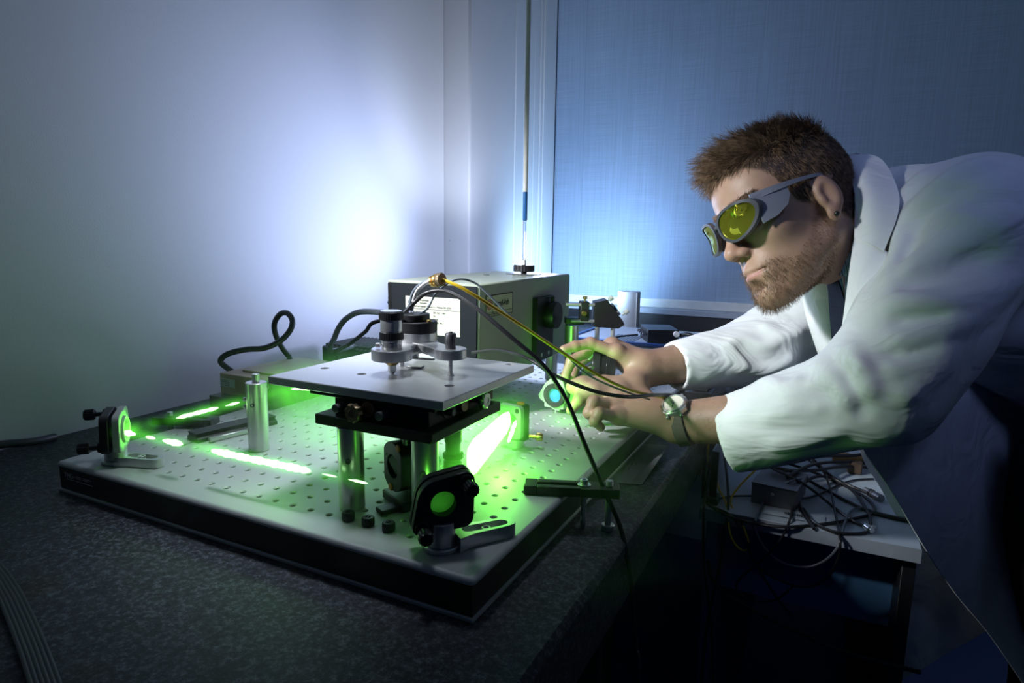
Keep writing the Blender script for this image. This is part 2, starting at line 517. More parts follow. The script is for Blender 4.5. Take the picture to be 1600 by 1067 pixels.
# window: stepped white profiles beside the blind, panes behind it
w = struct('window_1', MB().box((-0.37, 1.575, (CE - 0.08) / 2), (0.118, 0.069, CE + 0.08), 0.004), M['upvc'], label='white window frame')
for (x, y0, y1, wd) in ((-0.338, 1.611, 1.635, 0.054), (-0.314, 1.640, 1.690, 0.006), (-0.335, 1.690, 1.735, 0.048), (-0.330, 1.742, 1.760, 0.040), (-0.322, 1.766, 1.797, 0.03), (-0.330, 1.800, 1.893, 0.03)):
    struct('frame_profile', MB().box((x, (y0 + y1) / 2, (CE - 0.08) / 2), (wd, y1 - y0, CE + 0.08), 0.003), M['upvc'], w)
struct('frame_profile', MB().box((0.95, 1.99, -0.035), (2.6, 0.10, 0.05), 0.003), M['upvc'], w)
struct('frame_profile', MB().box((0.95, 1.99, CE - 0.12), (2.6, 0.10, 0.05), 0.003), M['upvc'], w)
struct('frame_profile', MB().box((0.95, 1.99, (CE - 0.1) / 2), (0.06, 0.08, CE), 0.003), M['upvc'], w)
glass_m, gN, gL, gP = new_mat('window_pane'); gP.inputs['Base Color'].default_value = (0.6, 0.7, 0.8, 1); gP.inputs['Roughness'].default_value = 0.02; gP.inputs['Transmission Weight'].default_value = 1.0
for x0, x1 in ((-0.35, 0.92), (0.98, 2.25)):
    struct('pane', MB().box(((x0 + x1) / 2, 2.0, (CE - 0.1) / 2), (x1 - x0, 0.006, CE - 0.1), 0.001), glass_m, w)
struct('trim_2', MB().box((0.95, 1.885, 0.026), (2.52, 0.05, 0.022), 0.003), mat('grey_sill', (0.42, 0.46, 0.52), 0.4), label='grey sill under the blind')
struct('trim_3', MB().box((0.95, 1.893, -0.014), (2.52, 0.03, 0.058), 0.002), M['black'], label='black strip under the window sill')
bl = thing('roller_blind', 'blue woven roller blind drawn down over the window', 'blind', (0.95, 1.9, 0.06))
part('blind_cloth', MB().box((0.955, 1.90, (CE - 0.05 + 0.068) / 2), (2.54, 0.002, CE - 0.05 - 0.068)), M['blind'], bl)
part('cloth_hem', MB().box((-0.255, 1.8985, (CE - 0.05 + 0.068) / 2), (0.112, 0.0025, CE - 0.05 - 0.068), 0.0004), M['blind'], bl)
part('bottom_rail', MB().box((0.955, 1.894, 0.0535), (2.54, 0.016, 0.033), 0.003), M['white_plastic'], bl, 'white bottom rail')
part('roller_tube', MB().cyl((-0.31, 1.90, CE - 0.045), (2.22, 1.90, CE - 0.045), 0.03), M['white_plastic'], bl)

# =================================================================== granite bench
TB = thing('granite_bench', 'speckled grey granite bench top on black legs along the wall', 'table', (0.05, 0.6, FL))
part('bench_top', MB().box((0.057, 0.62, -0.08), (0.912, 2.5, 0.08), 0.006), M['granite'], TB)
for (x, y) in ((0.44, 0.27), (0.44, 1.7), (-0.33, -0.5), (-0.33, 1.7)):
    part('leg', MB().box((x, y, (FL - 0.12) / 2), (0.055, 0.055, -0.12 - FL), 0.004), M['black'], TB)

# =================================================================== perforated breadboard
def plate_with_holes(x0, x1, y0, y1, xs, ys, r, rc, z, t, fil):
    """a steel sheet with countersunk holes on a regular pitch, rounded rim and a solid underside"""
    mb = MB(); V = mb.v; Fc = mb.f; n = 8
    pit = 0.025; key = {}
    def vert(x, y, zz):
        k = (round(x, 5), round(y, 5), round(zz, 5))
        if k not in key:
            key[k] = len(V); V.append((x, y, zz))
        return key[k]
    hx0, hy0 = xs[0] - pit / 2, ys[0] - pit / 2
    hx1, hy1 = xs[-1] + pit / 2, ys[-1] + pit / 2
    for cx in xs:
        for cy in ys:
            sq = []; h = pit / 2
            for i in range(n):
                a = 2 * PI * i / n
                c, s_ = math.cos(a), math.sin(a); q = max(abs(c), abs(s_))
                sq.append(vert(cx + h * c / q, cy + h * s_ / q, z))
            lo = [[len(V) + i for i in range(n)]]
            V.extend((cx + rc * math.cos(2 * PI * i / n), cy + rc * math.sin(2 * PI * i / n), z) for i in range(n))
            for rr, dz in ((r, 0.0012), (r * 0.97, 0.009)):
                lo.append([len(V) + i for i in range(n)])
                V.extend((cx + rr * math.cos(2 * PI * i / n), cy + rr * math.sin(2 * PI * i / n), z - dz) for i in range(n))
            for A, B in ((sq, lo[0]), (lo[0], lo[1]), (lo[1], lo[2])):
                for i in range(n):
                    j = (i + 1) % n
                    Fc.append((A[i], A[j], B[j], B[i]))
            Fc.append(tuple(lo[2]))
    # border strip and rounded rim
    prof = [(0, 0)] + [(fil * (1 - math.cos(a)), 0) for a in ()]
    X0, X1, Y0, Y1 = x0 + fil, x1 - fil, y0 + fil, y1 - fil
    a = [vert(hx0, hy0, z), vert(hx1, hy0, z), vert(hx1, hy1, z), vert(hx0, hy1, z)]
    o = len(V); V.extend([(X0, Y0, z), (X1, Y0, z), (X1, Y1, z), (X0, Y1, z)])
    for i in range(4):
        j = (i + 1) % 4; Fc.append((o + i, o + j, a[j], a[i]))
    rings = []
    cor = [(X0, Y0, PI), (X1, Y0, 1.5 * PI), (X1, Y1, 0), (X0, Y1, 0.5 * PI)]
    for k in range(6):
        th = (PI / 2) * k / 5
        rr = fil * math.sin(th); zz = z - fil * (1 - math.cos(th))
        rings.append([(rr, zz)])
    rings.append([(fil, z - t)]); rings.append([(fil * 0.2, z - t)])
    prev = None
    for ((rr, zz),) in rings:
        lp = []
        for (cx, cy, a0) in cor:
            for q in range(4):
                an = a0 + (PI / 2) * q / 3
                lp.append(len(V)); V.append((cx + rr * math.cos(an), cy + rr * math.sin(an), zz))
        if prev:
            m = len(lp)
            for i in range(m): Fc.append((prev[i], lp[i], lp[(i + 1) % m], prev[(i + 1) % m])[::-1])
        prev = lp
    Fc.append(tuple(prev)[::-1])
    return mb
def board_mat():
    m, N, L, P = new_mat('satin_steel_sheet')
    tc = N.new('ShaderNodeTexCoord')
    nz = N.new('ShaderNodeTexNoise'); nz.inputs['Scale'].default_value = 9; nz.inputs['Detail'].default_value = 5
    L.new(tc.outputs['Object'], nz.inputs['Vector'])
    mr = N.new('ShaderNodeMapRange'); mr.inputs[3].default_value = 0.48; mr.inputs[4].default_value = 0.62
    L.new(nz.outputs['Fac'], mr.inputs[0]); L.new(mr.outputs[0], P.inputs['Roughness'])
    mx = N.new('ShaderNodeMix'); mx.data_type = 'RGBA'
    mx.inputs[6].default_value = (0.47, 0.48, 0.49, 1); mx.inputs[7].default_value = (0.56, 0.57, 0.58, 1)
    L.new(nz.outputs['Fac'], mx.inputs[0]); L.new(mx.outputs[2], P.inputs['Base Color'])
    P.inputs['Metallic'].default_value = 0.38
    mp = N.new('ShaderNodeMapping'); mp.inputs['Scale'].default_value = (40, 900, 900)
    L.new(tc.outputs['Object'], mp.inputs[0])
    n2 = N.new('ShaderNodeTexNoise'); n2.inputs['Scale'].default_value = 1.0; n2.inputs['Detail'].default_value = 2
    L.new(mp.outputs[0], n2.inputs['Vector'])
    bp = N.new('ShaderNodeBump'); bp.inputs['Strength'].default_value = 0.10; bp.inputs['Distance'].default_value = 0.001
    L.new(n2.outputs['Fac'], bp.inputs['Height']); L.new(bp.outputs[0], P.inputs['Normal'])
    return m
M['board'] = board_mat()
BX0, BX1, BY0, BY1 = -0.156, 0.443, -0.041, 0.875
bb = thing('breadboard', 'perforated steel optical breadboard with black sides lying on granite bench', 'breadboard', (0.14, 0.4, -0.04))
part('top_plate', plate_with_holes(BX0, BX1, BY0, BY1, [0.025 * i for i in range(-5, 17)], [0.025 * j for j in range(0, 34)], 0.0031, 0.0043, 0.0, 0.0055, 0.005), M['board'], bb)
part('side_skirt', MB().box(((BX0 + BX1) / 2, (BY0 + BY1) / 2, -0.0205), (BX1 - BX0 - 0.004, BY1 - BY0 - 0.004, 0.0298), 0.0004), M['black'], bb, 'black side band')
part('bottom_plate', MB().box(((BX0 + BX1) / 2, (BY0 + BY1) / 2, -0.0377), (BX1 - BX0, BY1 - BY0, 0.0045), 0.0012), M['board'], bb)
lx, ly, lz = 0.14, 0.4, -0.04
text('TMC', 0.0085, M['white_print'], bb, (-0.143 - lx, BY0 + 0.0014 - ly, -0.0185 - lz), (1, 0, 0), (0, 0, 1))
bar = MB()
for (x0, x1, z) in ((-0.127, -0.121, -0.0158), (-0.119, -0.108, -0.0145), (-0.119, -0.108, -0.0165), (-0.105, -0.087, -0.0145), (-0.105, -0.094, -0.0165), (-0.139, -0.112, -0.0205), (-0.110, -0.085, -0.0205)):
    bar.box(((x0 + x1) / 2, BY0 + 0.00155, z), (x1 - x0, 0.0004, 0.0007), 0.0001)
part('fine_print', bar, M['white_print'], bb)

# =================================================================== kinematic mounts
def mount_outline(lobes, rc=0.0205):
    cs = [(0, 0, rc)] + [(y, z, r) for (y, z, r) in lobes]
    def rad(a):
        # support of the convex hull turned into a radial outline
        c, s = math.cos(a), math.sin(a); best = 0.0
        for i in range(len(cs)):
            for j in range(i, len(cs)):
                for k in range(0, 21):
                    t = k / 20
                    y = cs[i][0] * (1 - t) + cs[j][0] * t; z = cs[i][1] * (1 - t) + cs[j][1] * t; r = cs[i][2] * (1 - t) + cs[j][2] * t
                    d = y * c + z * s; e = -y * s + z * c
                    if abs(e) < r:
                        best = max(best, d + math.sqrt(r * r - e * e))
        return best
    return rad
def knob_mb(p, ax, r, l, teeth=16, shaft=0.008, sr=0.0028):
    mb = MB(); p = Vector(p); a = Vector(ax).normalized()
    mb.cyl(p, p + a * shaft, sr, n=14)
    mb.lathe(p + a * shaft, a, [(0, 0), (r * 0.8, 0), (r, 0.001), (r, l - 0.0015), (r * 0.86, l), (0, l)], teeth * 2, teeth, 0.12)
    return mb
def kin_mount(t, zc, lobes, mir_mat, front_mat=None, bore=0.0127, m_label=None, ped=None):
    """mirror mount in the thing's own axes: mirror looks along +x, z is measured from the board"""
    fm = front_mat or M['black']
    ax = Matrix(((0, 0, 1, 0), (1, 0, 0, 0), (0, 1, 0, zc), (0, 0, 0, 1)))   # plate plane (x, y, z) -> (y, z, x)
    a = MB(); a.tx = ax; a.plate_hole(mount_outline(lobes), bore + 0.0006, 0.001, 0.009)
    a.ring((0, 0, 0.0085), (0, 0, 0.0125), bore + 0.0035, bore + 0.0005)
    part('front_plate', a, fm, t, local=True)
    b = MB(); b.tx = ax; b.plate_hole(mount_outline(lobes, 0.0195), bore - 0.001, -0.0125, -0.003)
    for (y, z, r) in lobes[:2]: b.cyl((y, z, -0.016), (y, z, -0.012), 0.0065, n=18)
    for (y, z, r) in lobes[:3]: b.ball((y * 0.98, z * 0.98, -0.001), 0.0026, 10)
    part('back_plate', b, M['black'], t, local=True)
    c = MB(); c.tx = ax; c.cyl((0, 0, -0.001), (0, 0, 0.0095), bore, n=40)
    part('mirror', c, mir_mat, t, m_label, local=True)
    for (y, z, r) in lobes[:2]:
        k = knob_mb((-0.015, y, zc + z), (-1, 0, 0), 0.0068, 0.012, 14, 0.010)
        part('adjuster_knob', k, M['black_gloss'], t, local=True)
    if ped:
        d = MB().cyl((ped[0], ped[1], 0), (ped[0], ped[1], 0.0045), 0.0165, bev=0.0008).cyl((ped[0], ped[1], 0.0045), (ped[0], ped[1], zc - 0.0185), 0.0127, bev=0.0006)
        part('pedestal', d, M['steel'], t, local=True)
        s = MB().cyl((ped[0] + 0.002, ped[1], zc - 0.019), (ped[0] + 0.002, ped[1], zc - 0.0165), 0.004, n=16)
        part('mount_screw', s, M['chrome'], t, local=True)
def fork(t, base, ang, length=0.072, h=0.0125, label=None):
    """clamping fork in the thing's axes: grips the pedestal flange, long slot with its screw"""
    n = 12; hw = 0.0115
    out = [(length - hw * 0.8 + hw * 0.8 * math.cos(a), hw * 0.8 * math.sin(a)) for a in np.linspace(-PI / 2, PI / 2, n)]
    out = [(0.012, -0.0165)] + [(0.028, -hw)] + out + [(0.028, hw)] + [(0.012, 0.0165)]
    mb = MB()
    mb.tx = Matrix.Translation((base[0], base[1], 0)) @ rotz(ang)
    # floor of the slot, then the raised walls
    mb.prism(out, 0.0, 0.0065)
    sl = 0.0062
    inner = [(length - 0.014 + sl * math.cos(a), sl * math.sin(a)) for a in np.linspace(-PI / 2, PI / 2, n)] + [(0.026 + sl * math.cos(a), sl * math.sin(a)) for a in np.linspace(PI / 2, 1.5 * PI, n)]
    # ring wall between the outline and the slot
    N = 48
    def hit(poly, a, c0):
        best = 0; d = Vector((math.cos(a), math.sin(a))); c0 = Vector(c0)
        for i in range(len(poly)):
            p = Vector(poly[i]) - c0; q = Vector(poly[(i + 1) % len(poly)]) - c0; e = q - p
            den = d.x * e.y - d.y * e.x
            if abs(den) < 1e-12: continue
            t_ = (p.x * e.y - p.y * e.x) / den; u_ = (p.x * d.y - p.y * d.x) / den
            if t_ > 0 and -1e-6 <= u_ <= 1 + 1e-6: best = max(best, t_)
        return (c0.x + d.x * best, c0.y + d.y * best)
    c0 = (length * 0.55, 0); vs = []; fs = []
    for (poly, z) in ((out, 0.006), (out, h), (inner, h), (inner, 0.006)):
        for i in range(N):
            x, y = hit(poly, 2 * PI * i / N, c0); vs.append((x, y, z))
    for k in range(3):
        for i in range(N):
            j = (i + 1) % N; fs.append((k * N + i, k * N + j, (k + 1) * N + j, (k + 1) * N + i))
    mb._add(vs, fs)
    o = part('fork_clamp', mb, M['alu'], t, label, local=True)
    s = MB(); s.tx = mb.tx
    s.ring((length - 0.030, 0, 0.006), (length - 0.030, 0, 0.0118), 0.0046, 0.0024, 20)
    s.cyl((length - 0.030, 0, 0.0062), (length - 0.030, 0, 0.008), 0.003, n=12)
    part('clamp_screw', s, M['steel'], o, local=True)

mir_back, mN, mL, mP = new_mat('mirror_ground_back'); mP.inputs['Base Color'].default_value = (0.10, 0.17, 0.13, 1); mP.inputs['Roughness'].default_value = 0.35
_tl = mN.new('ShaderNodeBsdfTranslucent'); _tl.inputs[0].default_value = (0.42, 0.52, 0.44, 1)   # a little of the beam leaks through the coating
_ms = mN.new('ShaderNodeMixShader'); _ms.inputs[0].default_value = 0.7
mL.new(mP.outputs[0], _ms.inputs[1]); mL.new(_tl.outputs[0], _ms.inputs[2]); mL.new(_ms.outputs[0], mN['Material Output'].inputs['Surface'])
mir_blue, bN, bL, bP = new_mat('blue_coated_optic'); bP.inputs['Base Color'].default_value = (0.02, 0.16, 0.75, 1); bP.inputs['Roughness'].default_value = 0.3
# layered tints of the dielectric coating
_n = bN.new('ShaderNodeTexNoise'); _n.inputs['Scale'].default_value = 60
_r = bN.new('ShaderNodeValToRGB'); _r.color_ramp.elements[0].color = (0.01, 0.10, 0.55, 1); _r.color_ramp.elements[1].color = (0.05, 0.30, 0.95, 1)
_t = bN.new('ShaderNodeTexCoord'); bL.new(_t.outputs['Object'], _n.inputs['Vector']); bL.new(_n.outputs['Fac'], _r.inputs[0]); bL.new(_r.outputs[0], bP.inputs['Base Color'])
mir_metal = mat('silvered_mirror', (0.8, 0.8, 0.8), 0.05, 1.0, 0.02, 10)
M['black_plate'] = mat('satin_black_plate', (0.05, 0.05, 0.05), 0.45, 0.0, 0.15, 50)
M['pale_plate'] = mat('silver_anodised_plate', (0.42, 0.44, 0.42), 0.5, 0.2, 0.1, 50)

L1 = [(0.0165, 0.0165, 0.0085), (-0.0165, -0.0165, 0.0085), (0.0155, -0.0155, 0.0095), (-0.013, 0.013, 0.0085)]
t = thing('mirror_mount', 'black mirror mount on steel pedestal at the board corner beside the wall', 'mirror mount', (-0.086, -0.006, 0.0), PI / 4, 'mirror mounts on the board')
kin_mount(t, 0.0415, L1, mir_metal, M['pale_plate'], ped=(-0.002, 0.0))
fork(t, (-0.002, 0.0), -PI / 4 + 0.22, 0.068, 0.0115)
t = thing('mirror_mount', 'black mirror mount with glowing glass disc and long silver fork clamp', 'mirror mount', (0.386, -0.002, 0.0), 3 * PI / 4, 'mirror mounts on the board')
L2 = [(-0.0205, 0.0195, 0.0085), (0.020, -0.020, 0.0080), (-0.0185, -0.0150, 0.0095), (0.002, 0.002, 0.0215)]
kin_mount(t, 0.0455, L2, mir_back, m_label='greenish mirror glass seen from behind', ped=(-0.004, 0.0))
fork(t, (-0.004, 0.0), math.radians(52 - 135), 0.074, 0.0135)

# mount at the far end of the broad beam: pale lit face, orange plug, brass knob
t = thing('beam_mount', 'green-lit square mount with orange plug in its top at broad beam end', 'optical mount', (0.318, 0.282, 0.0), math.radians(-100))
a = MB(); a.tx = Matrix(((0, 0, 1, 0), (1, 0, 0, 0), (0, 1, 0, 0.038), (0, 0, 0, 1)))
a.plate_hole(mount_outline([(0.013, 0.017, 0.006), (-0.013, 0.017, 0.006), (0.013, -0.017, 0.006), (-0.013, -0.017, 0.006)], 0.015), 0.0127, 0.0, 0.008)
part('front_plate', a, M['pale_plate'], t, local=True)
part('back_block', MB().box((-0.007, 0, 0.036), (0.013, 0.038, 0.05), 0.002), M['black'], t, local=True)
part('lens', MB().cyl((0.001, 0, 0.038), (0.0045, 0, 0.038), 0.0127, n=36), mir_metal, t, local=True)
part('plug', MB().cyl((-0.004, 0.010, 0.0605), (-0.004, 0.010, 0.0635), 0.0052, n=20), M['orange'], t, 'orange top plug', local=True)
part('socket_screw', MB().cyl((0.0075, 0.0125, 0.0545), (0.009, 0.0125, 0.0545), 0.0033, n=18), M['black'], t, local=True)
part('post', MB().cyl((-0.006, 0, 0), (-0.006, 0, 0.012), 0.0125), M['steel'], t, local=True)
part('adjuster_knob', knob_mb((-0.012, 0.012, 0.016), (-0.4, 1, 0), 0.0055, 0.009, 12, 0.016), M['brass'], t, 'brass knob', local=True)

# turning mount under the platform, between its posts
t = thing('prism_mount', 'black mount with angled mirror and orange plugs under the raised platform', 'optical mount', (0.296, 0.066, 0.0), math.radians(-118))
a = MB(); a.tx = Matrix(((0, 0, 1, 0), (1, 0, 0, 0), (0, 1, 0, 0.041), (0, 0, 0, 1)))
a.plate_hole(lambda an: min(0.027, 0.0215 / max(abs(math.cos(an)), abs(math.sin(an)) * 0.72, 0.001)), 0.0127, -0.002, 0.014)
part('front_plate', a, M['black'], t, local=True)
part('back_block', MB().box((-0.011, 0.002, 0.041), (0.016, 0.042, 0.056), 0.002), M['black'], t, local=True)
part('mirror', MB().box((0.003, -0.002, 0.045), (0.002, 0.026, 0.030), 0.0004, Matrix.Rotation(0.7, 4, 'Z') @ Matrix.Rotation(0.5, 4, 'X')), M['pale_plate'], t, 'green-lit angled mirror', local=True)
for (y, z) in ((0.015, 0.0655), (-0.004, 0.0175)):
    part('plug', MB().cyl((0.0138, y, z), (0.0152, y, z), 0.0042, n=20), M['orange'], t, 'orange plug', local=True)
part('base_foot', MB().box((0.0, 0.004, 0.005), (0.034, 0.05, 0.010), 0.0015).box((0.012, 0.015, 0.0025), (0.05, 0.016, 0.005), 0.001), M['black'], t, local=True)
part('cage_rod', MB().cyl((0.004, 0.011, 0.066), (0.004, 0.011, 0.0865), 0.003, n=16), M['steel'], t, local=True)
part('cage_rod', MB().cyl((-0.004, -0.012, 0.066), (-0.004, -0.012, 0.0865), 0.003, n=16), M['steel'], t, local=True)
t = thing('objective_lens', 'dark lens barrel standing beside the broad green beam under platform', 'lens', (0.340, 0.094, 0.0))
part('barrel', MB().lathe((0.340, 0.094, 0.030), (0, 0, 1), [(0, 0), (0.009, 0), (0.0105, 0.002), (0.0105, 0.014), (0.0085, 0.016), (0.0085, 0.034), (0.0095, 0.036), (0.0095, 0.057), (0, 0.057)]), M['gunmetal'], t)
part('mounting_post', MB().cyl((0.3395, 0.094, 0.0), (0.3395, 0.094, 0.0305), 0.004), M['black'], t)
part('focus_ring', MB().lathe((0.340, 0.094, 0.047), (0, 0, 1), [(0.0085, 0), (0.0112, 0.0005), (0.0112, 0.0055), (0.0085, 0.006)], 40, 20, 0.05), M['black'], t)

# two mounts with blue optics held by the hands
t = thing('mirror_mount', 'green-lit mount with blue disc in black ring, in front of hands', 'mirror mount', (0.303, 0.478, 0.0), math.radians(-96), 'mirror mounts on the board')
L3 = [(-0.024, -0.005, 0.0075), (0.004, 0.028, 0.0075), (0.002, -0.014, 0.012), (-0.010, 0.010, 0.012)]
kin_mount(t, 0.031, L3, mir_blue, M['pale_plate'], 0.0122)
part('black_ring', MB().ring((0.0085, 0, 0.031), (0.0145, 0, 0.031), 0.0195, 0.0118, 40), M['black'], t, local=True)
part('side_plate', MB().box((-0.012, 0.0215, 0.030), (0.012, 0.010, 0.034), 0.001), M['pale_plate'], t, local=True)
part('foot_plate', MB().box((0.004, -0.002, 0.0125), (0.012, 0.036, 0.008), 0.001), M['pale_plate'], t, local=True)
part('centre_pin', MB().cyl((0.004, -0.001, 0.0), (0.004, -0.001, 0.010), 0.0014, n=12).cyl((-0.008, -0.001, 0.0), (-0.008, -0.001, 0.0125), 0.005, n=16), M['steel'], t, local=True)
t = thing('mirror_mount', 'black round mount with blue disc behind the near fingertips', 'mirror mount', (0.322, 0.545, 0.0), math.radians(-92), 'mirror mounts on the board')
kin_mount(t, 0.034, L1, mir_blue, M['black'], 0.0125)
part('post', MB().cyl((-0.006, 0, 0), (-0.006, 0, 0.018), 0.006), M['steel'], t, local=True)
t = thing('lens_tube', 'black lens tube gripped between the fingers and thumb', 'lens tube', (0.372, 0.512, 0.0))
part('tube', MB().lathe((0.352, 0.500, 0.080), (0.7, 0.25, -0.05), [(0.012, 0.002), (0.0135, 0), (0.0205, 0.0), (0.021, 0.001), (0.021, 0.012), (0.0185, 0.0135), (0.0185, 0.022), (0.022, 0.0235), (0.022, 0.036), (0.0205, 0.0375), (0, 0.0375)], 40), M['black_gloss'], t)
part('knurled_ring', MB().lathe((0.356, 0.5014, 0.0797), (0.7, 0.25, -0.05), [(0.020, 0), (0.0218, 0.0006), (0.0218, 0.0075), (0.020, 0.008)], 60, 30, 0.04), M['black'], t)
part('locking_pin', MB().cyl((0.349, 0.492, 0.090), (0.356, 0.496, 0.099), 0.0022, n=12).cyl((0.352, 0.478, 0.078), (0.356, 0.488, 0.079), 0.0025, n=12), M['pale_plate'], t)
part('post', MB().cyl((0.368, 0.507, 0.0), (0.368, 0.507, 0.060), 0.006), M['steel'], t)
for i in range(3): part('cage_rod', MB().cyl((0.352 + 0.008 * i, 0.495, 0.020), (0.352 + 0.008 * i, 0.495, 0.060), 0.0016, n=12), M['steel'], t)

# =================================================================== posts and rails on the board
def post_mb(x, y, h, r=0.0127):
    mb = MB().cyl((x, y, 0), (x, y, h), r, bev=0.0006, n=36)
    return mb
PM = M['alu']
t = thing('support_post', 'free-standing bright steel post with a small stub on top', 'post', (0.0275, 0.111, 0))
part('shaft', post_mb(0.0275, 0.111, 0.0915, 0.0132), PM, t)
part('stub', MB().cyl((0.0275, 0.111, 0.0915), (0.0275, 0.111, 0.1025), 0.0048, n=20), M['steel'], t)
part('set_screw', MB().ring((0.0345, 0.0975, 0.064), (0.0352, 0.0962, 0.064), 0.0028, 0.0014, 16), M['black'], t)
part('set_screw', MB().cyl((0.0150, 0.1040, 0.068), (0.0115, 0.1035, 0.068), 0.0028, n=16).cyl((0.0150, 0.1040, 0.058), (0.0115, 0.1035, 0.058), 0.0028, n=16), M['steel'], t)
t = thing('dovetail_rail', 'low black dovetail rail lying on the board behind the post', 'rail', (-0.066, 0.15, 0))
rl = MB(); rl.tx = Matrix.Translation((-0.066, 0.15, 0)) @ rotz(math.radians(79))
prof = [(-0.015, 0), (0.015, 0), (0.015, 0.005), (0.009, 0.0085), (0.0125, 0.0125), (-0.0125, 0.0125), (-0.009, 0.0085), (-0.015, 0.005)]
vs = [(-0.06, y, z) for y, z in prof] + [(0.06, y, z) for y, z in prof]
rl._add(vs, [tuple(range(8))[::-1], tuple(range(8, 16))] + [(i, (i + 1) % 8, 8 + (i + 1) % 8, 8 + i) for i in range(8)])
part('rail', rl, M['black'], t)
part('scale_strip', MB().box((-0.045, 0.140, 0.0035), (0.006, 0.085, 0.006), 0.0006, rotz(math.radians(-11))), M['alu'], t)

def bar_clamp(name, label, p0, p1, z, th, w, sx, sc_t, post_t):
    """slotted bar clamp: bar from p0 to p1, slot with hold-down screw, jack screw down to the bench"""
    d = Vector((p1[0] - p0[0], p1[1] - p0[1])); ln = d.length; an = math.atan2(d.y, d.x)
    t = thing(name, label, 'clamp', (p1[0], p1[1], -0.04), 0, 'bar clamps on the board edges')
    X = Matrix.Translation((p0[0], p0[1], 0)) @ rotz(an)
    b = MB(); b.tx = X
    s0, s1 = sx
    b.box(((s0 - 0) / 2, 0, z + th / 2), (s0, w, th), 0.001).box(((s1 + ln) / 2, 0, z + th / 2), (ln - s1, w, th), 0.001)
    for sg in (-1, 1): b.box(((s0 + s1) / 2, sg * (w / 2 - w * 0.17), z + th / 2), (s1 - s0 + 0.001, w * 0.34, th), 0.0008)
    b.box(((s0 + s1) / 2, 0, z + th * 0.2), (s1 - s0 + 0.001, w * 0.4, th * 0.4), 0.0003)
    part('slotted_bar', b, M['black'], t)
    q = X @ Vector((sc_t, 0, z + th))
    s = MB().cyl(q, q + Vector((0, 0, 0.0012)), 0.0075, n=28).ring(q + Vector((0, 0, 0.0012)), q + Vector((0, 0, 0.0066)), 0.0043, 0.0021, 20).cyl((q.x, q.y, q.z), (q.x, q.y, q.z + 0.003), 0.003, n=12).cyl((q.x, q.y, -0.04), (q.x, q.y, z), 0.003, n=14)
    part('hold_down_screw', s, M['chrome'], t)
    q = X @ Vector((post_t, 0, z + th))
    s = MB().cyl((q.x, q.y, -0.0345), (q.x, q.y, z), 0.0038, n=18).cyl((q.x, q.y, -0.04), (q.x, q.y, -0.034), 0.0075, n=20)
    for k in range(5): s.cyl((q.x, q.y, q.z + 0.0002 + k * 0.0013), (q.x, q.y, q.z + 0.0014 + k * 0.0013), 0.0039, n=16, bev=0.0005)
    part('jack_screw', s, M['steel'], t)
    return t
bar_clamp('bar_clamp', 'black slotted bar clamp holding the board edge, beside the hanging cable', (0.398, 0.152), (0.497, 0.190), 0.0004, 0.0105, 0.024, (0.015, 0.062), 0.067, 0.095)
bar_clamp('bar_clamp', 'black slotted bar clamp on the wall side of the board', (-0.105, 0.150), (-0.190, 0.117), 0.004, 0.0105, 0.026, (0.012, 0.055), 0.040, 0.070)
for k, (px, py) in enumerate(((543, 812), (576, 820), (609, 828))):
    x = [0.275, 0.300, 0.325][k]
    t = thing('knurled_plug', ['black knurled plug standing closest to the steel post', 'black knurled plug in the middle of its row of three', 'black knurled plug closest to the front mirror mount'][k], 'knob', (x, 0.0, 0), group='black plugs along the board front')
    part('plug_body', MB().lathe((x, 0.0, 0.0), (0, 0, 1), [(0, 0), (0.0058, 0), (0.0064, 0.001), (0.0064, 0.0075), (0.0056, 0.0088), (0.0028, 0.0088), (0.0024, 0.0072), (0, 0.0072)], 44, 22, 0.05), M['black'], t)
    part('slot', MB().box((x, 0, 0.0086), (0.009, 0.0012, 0.0008), 0.0002, rotz(0.8 + k)), M['black_gloss'], t)
# crumpled teal cover behind the front post
t = MB()
rows = []
for i in range(9):
    r = []
    for j in range(9):
        u_, v_ = i / 8 - 0.5, j / 8 - 0.5
        k_ = (1 - (2 * u_) ** 2) * (1 - (2 * v_) ** 2) ** 0.5
        r.append((0.236 + u_ * 0.062, 0.172 + v_ * 0.034 + 0.006 * math.sin(9 * u_), 0.0018 + 0.032 * k_ + 0.006 * math.sin(14 * u_ + 7 * v_) * k_))
    rows.append(r)
solo('dust_cover', t.grid(rows, 0.0012), M['teal'], 'crumpled dark teal cloth cover behind the front platform post', 'cover')

# =================================================================== raised platform
t = thing('sample_platform', 'raised brushed metal platform on steel posts with black adjustment stage', 'platform', (0.29, 0.09, 0))
PX0, PX1, PY0, PY1, PZ0, PZ1 = 0.150, 0.3745, 0.0205, 0.223, 0.121, 0.1300
